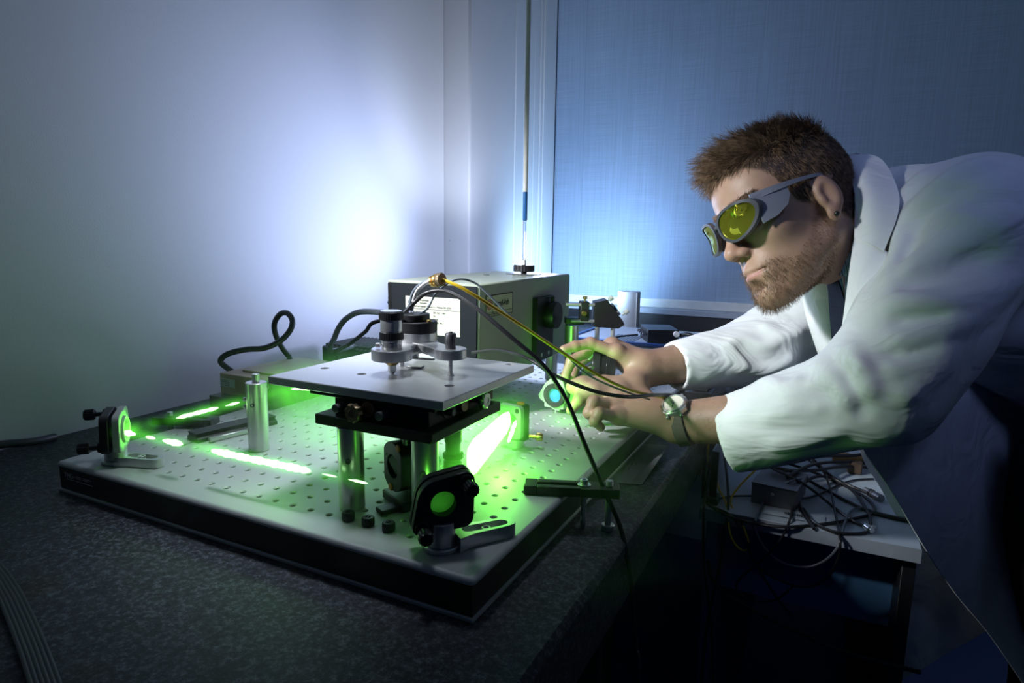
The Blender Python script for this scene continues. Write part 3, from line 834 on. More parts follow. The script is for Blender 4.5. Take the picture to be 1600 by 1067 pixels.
# plate with four recessed bolt holes: built as a grid of cells, the holes let in where they are
def bored_plate(x0, x1, y0, y1, z0, z1, holes, r, bev=0.0008):
    xs = sorted({x0 + bev, x1 - bev, *[h[0] - 0.012 for h in holes], *[h[0] + 0.012 for h in holes]})
    ys = sorted({y0 + bev, y1 - bev, *[h[1] - 0.012 for h in holes], *[h[1] + 0.012 for h in holes]})
    bm = bmesh.new()
    def V(p): return bm.verts.new(p)
    for i in range(len(xs) - 1):
        for j in range(len(ys) - 1):
            a, b, c, d = xs[i], xs[i + 1], ys[j], ys[j + 1]
            hh = [h for h in holes if a < h[0] < b and c < h[1] < d]
            if not hh:
                bm.faces.new([V((a, c, z1)), V((b, c, z1)), V((b, d, z1)), V((a, d, z1))])
                continue
            hx, hy = hh[0]; n = 24; sq = []; ci = []; lo = []
            for k in range(n):
                an = 2 * PI * k / n; co, si = math.cos(an), math.sin(an)
                tx = ((b - hx) if co > 0 else (a - hx)) / co if abs(co) > 1e-9 else 1e9
                ty = ((d - hy) if si > 0 else (c - hy)) / si if abs(si) > 1e-9 else 1e9
                q = min(tx, ty); sq.append(V((hx + co * q, hy + si * q, z1)))
                ci.append(V((hx + r * co, hy + r * si, z1))); lo.append(V((hx + r * co, hy + r * si, z1 - 0.0055)))
            cs = [V((a, c, z1)), V((b, c, z1)), V((b, d, z1)), V((a, d, z1))]
            for k in range(n):
                m = (k + 1) % n
                bm.faces.new([sq[k], sq[m], ci[m], ci[k]]); bm.faces.new([ci[k], ci[m], lo[m], lo[k]])
                p, q = sq[k].co, sq[m].co
                for cv in cs:
                    if (abs(p.x - cv.co.x) < 1e-6 and abs(q.y - cv.co.y) < 1e-6 and abs(p.y - cv.co.y) > 1e-6) or (abs(p.y - cv.co.y) < 1e-6 and abs(q.x - cv.co.x) < 1e-6 and abs(p.x - cv.co.x) > 1e-6):
                        bm.faces.new([sq[k], cv, sq[m]])
            bm.faces.new(lo)
    sh = [(x0 + bev, y0 + bev), (x1 - bev, y0 + bev), (x1 - bev, y1 - bev), (x0 + bev, y1 - bev)]
    fu = [(x0, y0), (x1, y0), (x1, y1), (x0, y1)]
    rings = [[V((*p, z1)) for p in sh], [V((*p, z1 - bev)) for p in fu], [V((*p, z0 + bev)) for p in fu], [V((*p, z0)) for p in sh]]
    for A, B in zip(rings[:-1], rings[1:]):
        for i in range(4): bm.faces.new([A[i], B[i], B[(i + 1) % 4], A[(i + 1) % 4]])
    bm.faces.new(rings[-1][::-1])
    bmesh.ops.remove_doubles(bm, verts=bm.verts, dist=1e-6)
    bmesh.ops.recalc_face_normals(bm, faces=bm.faces)
    mb = MB(); bm.verts.ensure_lookup_table()
    mb._add([v.co[:] for v in bm.verts], [[v.index for v in f.verts] for f in bm.faces])
    bm.free(); return mb
PH = [(0.173, 0.083), (0.230, 0.079), (0.344, 0.080), (0.347, 0.213)]
part('platform_plate', bored_plate(PX0, PX1, PY0, PY1, PZ0, PZ1, PH, 0.0052), M['brushed'], t, 'brushed metal top plate')
part('spacer_plate', MB().box((0.281, 0.105, 0.1182), (0.158, 0.155, 0.0055)), M['black'], t)
part('stage_block', MB().box((0.2935, 0.095, 0.1070), (0.117, 0.132, 0.0172), 0.001), M['black'], t)
part('lower_plate', MB().box((0.2925, 0.085, 0.0934), (0.145, 0.140, 0.0108), 0.001), M['black'], t)
for (x, y) in ((0.257, 0.027), (0.3445, 0.034), (0.257, 0.145)):
    p = part('post', post_mb(x, y, 0.088, 0.0134), PM, t)
    part('set_screw', MB().ring((x + 0.006, y - 0.0118, 0.0545), (x + 0.0068, y - 0.0132, 0.0545), 0.0030, 0.0016, 16).cyl((x + 0.006, y - 0.0118, 0.0545), (x + 0.0062, y - 0.0122, 0.0545), 0.0017, n=10), M['gunmetal'], p)
def side_knob(x, y, z, ax, l, r, ring=None, wavy=False, m=None, lab=None):
    a = Vector(ax); p = Vector((x, y, z)); mb = MB()
    if ring:
        u, v, w_ = frame_from(a)
        part('bezel_ring', MB().ring(p, p + a * 0.001, ring, ring - 0.0012, 28), M['gunmetal'], t)
    if wavy:
        mb.cyl(p, p + a * (l - 0.007), 0.004, n=16)
        n = 44; vs = []; u, v, w_ = frame_from(a)
        mb.lathe(p + a * (l - 0.007), a, [(0, 0), (r * 0.9, 0), (r, 0.001), (r, 0.006), (r * 0.9, 0.007), (r * 0.5, 0.007), (r * 0.45, 0.0062), (0, 0.0062)], 36, 0, 0)
        k = len(mb.v) - (36 * 6 + 2)
        for i in range(len(mb.v) - 36 * 6 - 1, len(mb.v) - 1):
            q = Vector(mb.v[i]) - p; h = q.dot(a); q = q - a * h; L_ = q.length
            if L_ > r * 0.8:
                an = math.atan2(q.dot(v), q.dot(u)); q = q * (1 + 0.09 * math.cos(9 * an))
                mb.v[i] = tuple(p + a * h + q)
    else:
        mb.cyl(p, p + a * l, r, n=24, bev=0.0006)
    part('adjuster_knob', mb, m or M['gunmetal'], t, lab)
FY = 0.029
side_knob(0.2495, FY, 0.1085, (0, -1, 0), 0.016, 0.0044, 0.007)
side_knob(0.2745, FY, 0.1075, (0, -1, 0), 0.020, 0.0092, wavy=True, m=M['bronze'], lab='scalloped bronze knob')
side_knob(0.2815, FY, 0.1085, (0, -1, 0), 0.004, 0.0082, m=M['bronze'])
side_knob(0.3035, FY, 0.1075, (0, -1, 0), 0.015, 0.0046, 0.0085)
side_knob(0.352, 0.060, 0.1085, (1, 0, 0), 0.010, 0.0036, 0.0065)
side_knob(0.352, 0.092, 0.1085, (1, 0, 0), 0.004, 0.0078, m=M['bronze'])
side_knob(0.352, 0.118, 0.1085, (1, 0, 0), 0.016, 0.0085, wavy=True, m=M['alu'], lab='scalloped silver knob')

# =================================================================== three-legged measuring head standing on the plate
H = 0.130
t = thing('measuring_head', 'silver and black three-legged probe head with micrometer on platform plate', 'instrument', (0.262, 0.128, H))
mic, ctr, foot = (0.2585, 0.0965), (0.2465, 0.160), (0.3195, 0.1215)
br = MB()
def disc(c, r, n=36): return [(c[0] + r * math.cos(2 * PI * i / n), c[1] + r * math.sin(2 * PI * i / n)) for i in range(n)]
def neck(a, b, wa, wb, k=9):
    A, B = Vector(a), Vector(b); d = (B - A).normalized(); nn = Vector((-d.y, d.x)); L_ = (B - A).length
    up = []; lo = []
    for i in range(k):
        s = i / (k - 1); wv = (wa * (1 - s) + wb * s) * (1 - 0.35 * math.sin(PI * s))
        up.append(A + d * L_ * s + nn * wv); lo.append(A + d * L_ * s - nn * wv)
    return [(p.x, p.y) for p in lo] + [(p.x, p.y) for p in up[::-1]]
br.prism(disc(mic, 0.0225), H + 0.0165, H + 0.0290).prism(disc(ctr, 0.026), H + 0.0168, H + 0.0288).prism(disc(foot, 0.0175), H + 0.0200, H + 0.0310)
br.prism(neck(mic, ctr, 0.020, 0.022), H + 0.0167, H + 0.0289).prism(neck(ctr, foot, 0.022, 0.0155), H + 0.0195, H + 0.0295)
part('bridge', br, M['alu'], t)
mx, my = mic
part('micrometer_tip', MB().lathe((mx, my, H), (0, 0, 1), [(0, 0), (0.002, 0.0005), (0.0046, 0.003), (0.0046, 0.0105), (0, 0.0105)]), M['chrome'], t)
part('micrometer_nut', MB().lathe((mx, my, H + 0.0105), (0, 0, 1), [(0, 0), (0.0055, 0), (0.0085, 0.003), (0.0085, 0.006), (0, 0.006)], 12), M['brass'], t)
part('micrometer_barrel', MB().lathe((mx, my, H + 0.0285), (0, 0, 1), [(0.0112, 0), (0.0112, 0.0085), (0.0122, 0.0095), (0.0122, 0.011), (0.0118, 0.0115), (0.0118, 0.0200), (0.0124, 0.0205), (0.0124, 0.0285), (0.0115, 0.0335), (0, 0.0335)], 40), M['chrome'], t)
part('knurled_ring', MB().lathe((mx, my, H + 0.0392), (0, 0, 1), [(0.0115, 0), (0.0134, 0.0004), (0.0134, 0.0080), (0.0115, 0.0085)], 64, 32, 0.035), M['black'], t, 'black knurled ring')
part('knurled_cap', MB().lathe((mx, my, H + 0.0612), (0, 0, 1), [(0, 0), (0.0128, 0), (0.0136, 0.0005), (0.0136, 0.0082), (0.0120, 0.0092), (0, 0.0094)], 64, 32, 0.03), M['black'], t, 'black cap with bright end')
part('cap_face', MB().cyl((mx, my, H + 0.0704), (mx, my, H + 0.0712), 0.0118, n=40, bev=0.0003), M['chrome'], t)
part('lock_screw', MB().cyl((mx - 0.011, my - 0.006, H + 0.0325), (mx - 0.0155, my - 0.0085, H + 0.0325), 0.0026, n=14), M['steel'], t)
cx, cy = ctr
part('centre_body', MB().cyl((cx, cy, H + 0.0285), (cx, cy, H + 0.0395), 0.0255, n=56, bev=0.0006), M['alu'], t)
part('black_collar', MB().cyl((cx, cy, H + 0.0395), (cx, cy, H + 0.0525), 0.0255, n=56, bev=0.0008), M['black'], t)
part('top_cap', MB().cyl((cx - 0.004, cy - 0.001, H + 0.0525), (cx - 0.004, cy - 0.001, H + 0.0610), 0.0205, n=56, bev=0.0008), M['black'], t)
part('thumb_screw', MB().cyl((cx + 0.0215, cy - 0.004, H + 0.0525), (cx + 0.0215, cy - 0.004, H + 0.0555), 0.0032, n=14), M['brass'], t)
part('thumb_screw', MB().cyl((cx - 0.004, cy - 0.0225, H + 0.0555), (cx - 0.004, cy - 0.0265, H + 0.0555), 0.0025, n=14), M['chrome'], t)
fx, fy = foot
part('foot_screw', MB().lathe((fx, fy, H), (0, 0, 1), [(0, 0), (0.0036, 0.0), (0.0036, 0.001), (0.0024, 0.002), (0.0024, 0.018), (0.0075, 0.0182), (0.0085, 0.0205), (0.0075, 0.022), (0, 0.022)], 20), M['steel'], t)
part('adjuster_knob', MB().lathe((fx, fy, H + 0.031), (0, 0, 1), [(0.0056, 0), (0.0058, 0.005), (0.0064, 0.0055), (0.0064, 0.0155), (0.0052, 0.017), (0.0025, 0.017), (0.0022, 0.0185), (0, 0.0185)], 36, 18, 0.05), M['gunmetal'], t)
pr_ = MB().box((cx + 0.006, cy - 0.012, H + 0.009), (0.05, 0.005, 0.0022), 0.0004, rotz(0.25)).cyl((cx + 0.002, cy - 0.008, H + 0.009), (cx + 0.002, cy - 0.008, H + 0.0175), 0.006, n=20).cyl((cx - 0.006, cy - 0.022, H), (cx - 0.006, cy - 0.022, H + 0.0165), 0.0035, n=16)
pr_.box((cx + 0.012, cy - 0.020, H + 0.0011), (0.020, 0.012, 0.0018), 0.0004, rotz(0.25))
part('probe_clip', pr_, M['steel'], t)

# cables of the head
def cable(name, pts, r, m, label, n=10, sub=8, cat='cable', group=None):
    return solo(name, MB().tube(pts, r, n, sub), m, label, cat, group)
top = H + 0.0605
tb = cable('flexible_tube', [(cx - 0.004, cy - 0.004, top), tuple(dp(643, 485, 0.775)), tuple(dp(650, 458, 0.775)), tuple(dp(663, 444, 0.77)), tuple(dp(676, 438, 0.765))], 0.0024, M['steel'], 'shiny grey tube curving from the probe head up to a brass fitting', cat='tube')
cable('flexible_tube', [(cx - 0.009, cy - 0.004, top), tuple(dp(638, 488, 0.785)), tuple(dp(645, 458, 0.785)), tuple(dp(659, 443, 0.775)), tuple(dp(674, 437, 0.768))], 0.0020, M['grey_cable'], 'thinner dark tube running behind the shiny one up to brass fitting', cat='tube')
t = thing('cable_fitting', 'brass cable fitting with knurled collar held up above the probe head', 'connector', tuple(dp(684, 438, 0.762)))
a0, a1 = dp(674, 440, 0.768), dp(693, 436, 0.757)
ax = Vector(a1 - a0).normalized()
part('brass_nut', MB().lathe(a0, ax, [(0, 0), (0.0045, 0), (0.0072, 0.0015), (0.0072, 0.005), (0.0052, 0.0055), (0.0052, 0.0075), (0.0085, 0.008), (0.0085, 0.011), (0, 0.011)], 12), M['brass'], t)
part('knurled_collar', MB().lathe(Vector(a0) + ax * 0.011, ax, [(0, 0), (0.0078, 0), (0.0083, 0.0006), (0.0083, 0.0062), (0.0075, 0.007), (0, 0.007)], 40, 20, 0.05), M['bronze'], t)
YE = [tuple(dp(692, 437, 0.758)), tuple(dp(720, 449, 0.755)), tuple(dp(760, 473, 0.765)), tuple(dp(820, 512, 0.79)), tuple(dp(880, 552, 0.815)), tuple(dp(940, 589, 0.84)), tuple(dp(985, 609, 0.868)), tuple(dp(1026, 619, 0.92)), tuple(dp(1070, 630, 1.06)), tuple(dp(1108, 660, 1.14)), (0.520, 0.640, -0.02), (0.522, 0.645, -0.10), tuple(zp(1118, 730, -0.149))]
cable('fibre_cable', YE, 0.0021, M['yellow'], 'yellow fibre cable running from brass fitting across the hands', sub=10)
GR = [(cx + 0.008, cy - 0.006, top), tuple(dp(668, 482, 0.785)), tuple(dp(683, 456, 0.79)), tuple(dp(712, 437, 0.80)), tuple(dp(740, 441, 0.81)), tuple(dp(765, 462, 0.815)), tuple(dp(800, 496, 0.825)), tuple(dp(840, 524, 0.84)), tuple(dp(880, 550, 0.85)), tuple(dp(905, 575, 0.86)), tuple(dp(930, 592, 0.87)), tuple(dp(975, 611, 0.89)), tuple(dp(1015, 624, 0.92))]
cable('thin_cable', GR, 0.0014, M['grey_cable'], 'thin grey cable arching from the probe cap beside the yellow fibre')
BK = [(cx - 0.012, cy - 0.009, top), tuple(dp(646, 474, 0.775)), tuple(dp(668, 457, 0.765)), tuple(dp(700, 456, 0.755)), tuple(dp(745, 482, 0.74)), tuple(dp(800, 528, 0.725)), tuple(dp(850, 572, 0.72)), tuple(dp(885, 625, 0.72)), tuple(dp(912, 690, 0.715)), tuple(dp(940, 755, 0.71)), tuple(dp(968, 820, 0.70)), tuple(dp(982, 880, 0.69)), tuple(dp(989, 940, 0.69)), tuple(dp(994, 1010, 0.69)), tuple(dp(997, 1090, 0.69)), (0.545, 0.16, -0.60), (0.56, 0.15, -0.884), (0.62, 0.12, -0.885)]
cable('black_cable', BK, 0.0027, M['rubber'], 'black cable from probe head crossing the board and hanging over bench edge')
DK = [tuple(dp(738, 551, 0.93)), tuple(dp(772, 547, 0.90)), tuple(dp(805, 553, 0.86)), tuple(dp(835, 566, 0.83)), tuple(dp(862, 584, 0.82)), tuple(dp(900, 601, 0.82)), tuple(dp(940, 614, 0.835)), tuple(dp(985, 620, 0.855)), tuple(dp(1026, 617, 0.905)), tuple(dp(1066, 622, 1.03)), tuple(dp(1110, 655, 1.12)), (0.5225, 0.60, -0.06), (0.5245, 0.60, -0.149)]
cable('black_cable', DK, 0.0026, M['rubber'], 'black cable lying across the back of the near hand')
AR = [tuple(dp(690, 540, 0.93)), tuple(dp(720, 553, 0.92)), tuple(dp(738, 551, 0.93))]

# =================================================================== monochromator
X0, X1, Y0, Y1, Z0, Z1 = 0.041, 0.213, 0.373, 0.748, 0.055, 0.2125
M['olive'] = mat('grey_green_enamel', (0.33, 0.37, 0.295), 0.42, 0.0, 0.06, 300, 0.05, 900)
t = thing('monochromator', 'grey-green metal instrument box with black front standing on short posts', 'instrument', ((X0 + X1) / 2, (Y0 + Y1) / 2, 0.0))
part('housing', MB().box(((X0 + X1) / 2, (Y0 + Y1) / 2, (Z0 + Z1) / 2), (X1 - X0, Y1 - Y0, Z1 - Z0), 0.0025), M['olive'], t)
part('front_panel', MB().box(((X0 + X1) / 2, Y0 - 0.0008, (Z0 + Z1) / 2 - 0.001), (X1 - X0 - 0.006, 0.003, Z1 - Z0 - 0.006), 0.0008), mat('dull_black_panel', (0.010, 0.012, 0.016), 0.7, spec=0.12), t, 'black front panel')
part('panel_strip', MB().box((X0 + 0.006, Y0 - 0.0022, (Z0 + Z1) / 2 - 0.001), (0.006, 0.002, Z1 - Z0 - 0.008), 0.0006), M['black_gloss'], t)
fl_, fr_, ft_, fb_ = 0.079, 0.181, 0.1885, 0.129
lp = part('data_label', MB().box(((fl_ + fr_) / 2, Y0 - 0.0026, (ft_ + fb_) / 2), (fr_ - fl_, 0.0006, ft_ - fb_), 0.0001), M['paper'], t, 'cream printed label')
ox, oy = (X0 + X1) / 2, (Y0 + Y1) / 2
def lab(s, size, x, z, m=M['black_print'], sq=1.0):
    text(s, size, m, lp, (x - ox, Y0 - 0.0031 - oy, z), (1, 0, 0), (0, 0, 1), squeeze=sq)
lab('A', 0.010, 0.0835, 0.1775); lab('Analytical', 0.0045, 0.106, 0.1815); lab('Systems', 0.0045, 0.106, 0.1772)
lab('Allied Health and Scientific Products Co.  Waltham MA 02254', 0.0041, 0.084, 0.1718, sq=0.78)
part('ruled_line', MB().box(((fl_ + fr_) / 2, Y0 - 0.003, 0.1690), (fr_ - fl_, 0.0003, 0.0010), 0.0001), M['black_print'], lp)
lab('CAT. NO.  82-415', 0.0042, 0.083, 0.1625, sq=0.8); lab('SER. NO.  110817', 0.0042, 0.1315, 0.1628, sq=0.8)
lab('Hz', 0.0042, 0.1315, 0.1575); lab('PHASE', 0.0042, 0.1315, 0.1523, sq=0.8); lab('MODEL NO.', 0.0042, 0.1315, 0.1470, sq=0.8)
NPm = mat('pale_yellow_green_plate', (0.50, 0.54, 0.34), 0.4)
npl = part('name_plate', MB().box((X1 + 0.0006, 0.4385, 0.1765), (0.0012, 0.092, 0.0345), 0.0002), NPm, t, 'pale maker plate')
for (y, z, sy, sz) in ((0.4385, 0.1930, 0.092, 0.0016), (0.4385, 0.1660, 0.088, 0.0010), (0.4385, 0.1600, 0.092, 0.0012), (0.4135, 0.179, 0.0010, 0.026), (0.3930, 0.1765, 0.0012, 0.0345), (0.484, 0.1765, 0.0012, 0.0345)):
    part('border_line', MB().box((X1 + 0.0013, y, z), (0.0003, sy, sz), 0.00005), M['black_print'], npl)
text('Jarrell-Ash', 0.0135, M['black_print'], npl, (X1 + 0.0014 - ox, 0.4215 - oy, 0.1745), (0, 1, 0), (0, 0, 1), squeeze=0.86)
text('Division of Fisher Scientific Company', 0.0052, M['black_print'], npl, (X1 + 0.0014 - ox, 0.3945 - oy, 0.1617), (0, 1, 0), (0, 0, 1), squeeze=0.82)
em = MB()
for r in (0.0085, 0.0058, 0.003): em.ring((X1 + 0.0012, 0.4035, 0.1790), (X1 + 0.0016, 0.4035, 0.1790), r, r - 0.0014, 24, 0.0001)
part('emblem', em, M['red_print'], npl, 'dark red round emblem')
kb = part('knob_block', MB().box((X1 + 0.005, 0.605, 0.119), (0.010, 0.076, 0.117), 0.001), M['black'], t)
dk = part('dial_knob', MB().lathe((X1 + 0.010, 0.622, 0.142), (1, 0, 0), [(0, 0), (0.024, 0), (0.024, 0.003), (0.0255, 0.004), (0.0255, 0.015), (0.024, 0.017), (0, 0.017)], 64, 32, 0.012), M['black'], t)
part('dial_stop', MB().box((X1 + 0.016, 0.622, 0.1715), (0.006, 0.008, 0.010), 0.001), M['black'], t)
for y in (0.590, 0.622): part('screw', MB().cyl((X1 + 0.010, y, 0.071), (X1 + 0.0108, y, 0.071), 0.004, n=16), M['steel'], t)
part('port_plate', MB().cyl((0.143, 0.676, Z1), (0.143, 0.676, Z1 + 0.0015), 0.036, n=48), M['gunmetal'], t)
part('port_collar', MB().cyl((0.143, 0.676, Z1 + 0.0015), (0.143, 0.676, Z1 + 0.005), 0.006, n=20).lathe((0.143, 0.676, Z1 + 0.005), (0, 0, 1), [(0, 0), (0.0195, 0), (0.021, 0.001), (0.021, 0.0115), (0.0195, 0.0130), (0, 0.0130)], 48, 24, 0.04), M['black'], t, 'black knurled collar')
part('cap_screw', MB().cyl((0.10, 0.60, Z1), (0.10, 0.60, Z1 + 0.001), 0.006, n=20), M['gunmetal'], t)
for (x, y) in ((0.070, 0.40), (0.190, 0.40), (0.075, 0.72), (0.190, 0.715)): part('post', MB().cyl((x, y, 0), (x, y, Z0 + 0.0005), 0.0125, n=28), M['steel'], t)
bx = part('socket_box', MB().box((X0 - 0.0085, 0.46, 0.140), (0.017, 0.075, 0.062), 0.0005), M['blue_box'], t, 'blue-grey socket box')
sl = MB(); sl._add([(X0 - 0.017, 0.4225, 0.171), (X0, 0.4225, 0.171), (X0, 0.4225, 0.188), (X0 - 0.006, 0.4225, 0.188), (X0 - 0.017, 0.4975, 0.171), (X0, 0.4975, 0.171), (X0, 0.4975, 0.188), (X0 - 0.006, 0.4975, 0.188)], [(0, 1, 2, 3), (7, 6, 5, 4), (3, 2, 6, 7), (0, 3, 7, 4), (1, 0, 4, 5)])
part('sloped_lid', sl, M['blue_box'], bx)
# plugs in the socket box
t = thing('cable_plug', 'grey metal plug with black sleeve sticking out of blue-grey socket box', 'plug', (X0 - 0.035, 0.445, 0.168))
p0 = Vector((X0 - 0.0165, 0.445, 0.1655)); ax = Vector((-1, -0.05, 0.03))
part('metal_shell', MB().lathe(p0, ax, [(0, 0), (0.0085, 0), (0.0085, 0.004), (0.0075, 0.0045), (0.0075, 0.011), (0.007, 0.018), (0, 0.018)], 24), M['alu'], t)
part('sleeve', MB().lathe(p0 + ax.normalized() * 0.018, ax, [(0, 0), (0.0055, 0), (0.0045, 0.015), (0.003, 0.018), (0, 0.018)], 20), M['black'], t)
t = thing('cable_plug', 'black plug with orange band below the grey metal plug', 'plug', (X0 - 0.035, 0.445, 0.149))
p0 = Vector((X0 - 0.0165, 0.445, 0.1480)); ax = Vector((-1, -0.05, 0.0))
part('plug_shell', MB().lathe(p0, ax, [(0, 0), (0.0082, 0), (0.0082, 0.010), (0.0062, 0.012), (0.0062, 0.014), (0, 0.014)], 24), M['black'], t)
part('orange_band', MB().lathe(p0 + ax.normalized() * 0.014, ax, [(0, 0), (0.006, 0), (0.006, 0.007), (0, 0.007)], 24), M['orange'], t, 'orange band')
part('sleeve', MB().lathe(p0 + ax.normalized() * 0.021, ax, [(0, 0), (0.0062, 0), (0.0055, 0.008), (0.004, 0.0095), (0, 0.0095)], 24), M['black'], t)
# glass tube with a blue section on top of the collar
gm, gN, gL, gP = new_mat('clear_glass_tube'); gP.inputs['Base Color'].default_value = (0.95, 0.97, 1, 1); gP.inputs['Roughness'].default_value = 0.03; gP.inputs['Transmission Weight'].default_value = 1.0; gP.inputs['IOR'].default_value = 1.35
bm_, N_, L_, P_ = new_mat('blue_tube_section'); P_.inputs['Base Color'].default_value = (0.03, 0.15, 0.42, 1); P_.inputs['Roughness'].default_value = 0.25
t = thing('glass_tube', 'slim clear tube with blue section standing on the black collar', 'glass tube', (0.143, 0.676, Z1 + 0.018))
gz = Z1 + 0.018
part('socket', MB().cyl((0.143, 0.676, gz), (0.143, 0.676, gz + 0.010), 0.0042, n=20), M['white_plastic'], t)
tbz = lambda py: float(V_at(py))
def V_at(py):
    d = ray(818, py); tt = ((0.143 - CAM_C[0]) * d[0] + (0.676 - CAM_C[1]) * d[1]) / (d[0] ** 2 + d[1] ** 2); return CAM_C[2] + d[2] * tt
part('lower_tube', MB().ring((0.143, 0.676, gz + 0.010), (0.143, 0.676, tbz(345)), 0.0038, 0.0022, 24), gm, t)
part('blue_section', MB().lathe((0.143, 0.676, tbz(345)), (0, 0, 1), [(0, 0), (0.003, 0), (0.0046, 0.002), (0.0046, tbz(300) - tbz(345)), (0, tbz(300) - tbz(345))], 24), bm_, t, 'blue section')
part('upper_tube', MB().cyl((0.143, 0.676, tbz(300)), (0.143, 0.676, 0.98), 0.0046, n=24), M['white_plastic'], t)

# =================================================================== laser head, power block and cables on the wall side
t = thing('laser_unit', 'beige laser box with white sticker on a black base by the wall', 'laser', (-0.19, 0.35, -0.04))
part('base_block', MB().box((-0.178, 0.345, -0.015), (0.135, 0.19, 0.050), 0.001), M['black'], t)
part('cover', MB().box((-0.182, 0.350, 0.0285), (0.112, 0.165, 0.036), 0.001), M['beige'], t)
part('cover_lid', MB().box((-0.172, 0.362, 0.0482), (0.085, 0.135, 0.0034), 0.0008), M['beige'], t)
part('end_cap', MB().box((-0.116, 0.315, 0.018), (0.018, 0.11, 0.055), 0.001), M['black'], t)
stk = part('sticker', MB().box((-0.2185, 0.2668, 0.031), (0.036, 0.0006, 0.014), 0.0001), M['white_print'], t, 'white sticker with small print')
for k in range(4): part('print_line', MB().box((-0.224, 0.2664, 0.0355 - 0.003 * k), (0.020, 0.0003, 0.0009), 0.00005), M['black_print'], stk)
part('aperture', MB().ring((-0.064 - 0.055, 0.2615, 0.038), (-0.064 - 0.055, 0.2595, 0.038), 0.0055, 0.003, 20), M['steel'], t)
part('connector', MB().cyl((-0.247, 0.30, 0.012), (-0.247, 0.30, 0.045), 0.006, n=18), M['gunmetal'], t)
C1 = [(-0.247, 0.300, 0.042)] + [tuple(dp(*q)) for q in ((345, 565, 1.12), (356, 553, 1.12), (385, 546, 1.13), (412, 544, 1.14), (436, 534, 1.15), (452, 518, 1.16), (457, 502, 1.17), (450, 490, 1.18), (439, 490, 1.19), (430, 502, 1.20), (429, 516, 1.21), (436, 535, 1.22), (450, 555, 1.23), (470, 570, 1.24))] + [(-0.185, 0.60, -0.02)]
cable('laser_lead', C1, 0.0052, M['dark_cable'], 'thick dark cable looping up in the air beside the wall', 14, 10)
t = thing('power_block', 'black finned power block behind the platform against the wall', 'power supply', (-0.19, 0.65, -0.04))
part('casing', MB().box((-0.215, 0.66, 0.0), (0.20, 0.13, 0.08), 0.003), M['black'], t)
fins = MB()
for k in range(16): fins.box((-0.305 + 0.0115 * k, 0.66, 0.0425), (0.004, 0.12, 0.007), 0.0006)
o = part('cooling_fins', fins, M['black'], t)
t = thing('heat_sink', 'tall black ribbed heat sink next to the instrument box', 'heat sink', (-0.06, 0.64, 0.0))
part('core', MB().box((-0.06, 0.645, 0.040), (0.13, 0.10, 0.080), 0.002), M['black'], t)
fins = MB()
for k in range(14): fins.box((-0.120 + 0.0092 * k, 0.645, 0.081), (0.004, 0.098, 0.008), 0.0006)
part('cooling_fins', fins, M['black'], t)
C2 = [tuple(dp(*q)) for q in ((586, 484, 1.165), (566, 487, 1.18), (545, 495, 1.2), (532, 508, 1.22), (523, 527, 1.24), (518, 548, 1.25))] + [(-0.262, 0.66, 0.035)]
C2[0] = (X0 - 0.044, 0.4435, 0.148)
cable('grey_lead', C2, 0.0055, M['grey_cable'], 'thick grey cable curving down from the orange-banded plug', 14, 10)
C3 = [(X0 - 0.004, 0.51, 0.128), tuple(dp(591, 502, 1.22)), tuple(dp(570, 519, 1.24)), tuple(dp(545, 538, 1.26)), tuple(dp(522, 551, 1.27)), (-0.255, 0.675, 0.036)]
cable('black_lead', C3, 0.004, M['rubber'], 'black cable running down from the instrument box to the power block', 12, 10)
C4 = [(-0.375, -0.14, -0.028), (-0.37, -0.09, -0.022), (-0.362, -0.03, -0.025), (-0.372, 0.02, -0.031), (-0.39, 0.06, -0.034)]
cable('wall_lead', [(-0.35, -0.30, -0.033), (-0.372, -0.16, -0.030), (-0.374, -0.06, -0.022), (-0.366, -0.01, -0.023), (-0.362, 0.035, -0.030), (-0.372, 0.07, -0.034)], 0.006, M['dark_cable'], 'dark cable lying on the bench against the wall', 12, 10)
fl = MB(); rows = []
for (px, py, wd) in ((-120, 800, 1), (-60, 840, 1), (-20, 880, 1), (0, 905, 1), (18, 935, 1), (36, 975, 1), (52, 1015, 1), (70, 1067, 1), (90, 1130, 1), (118, 1230, 1), (150, 1380, 1)):
    c = zp(px, py, -0.034); rows.append(c)
rows = np.array(rows); dd = np.gradient(rows, axis=0); nn = np.stack([-dd[:, 1], dd[:, 0], 0 * dd[:, 0]], 1); nn /= np.linalg.norm(nn, axis=1, keepdims=True)
G = []
for c, n_ in zip(rows, nn):
    G.append([c + n_ * 0.009 * s + np.array([0, 0, 0.0008 + 0.0004 * abs(math.sin(s * PI * 3))]) for s in np.linspace(-1, 1, 25)])
solo('ribbon_cable', fl.grid(G, -0.003), M['dark_cable'], 'flat grey ribbon cable across the front corner of the bench', 'cable')

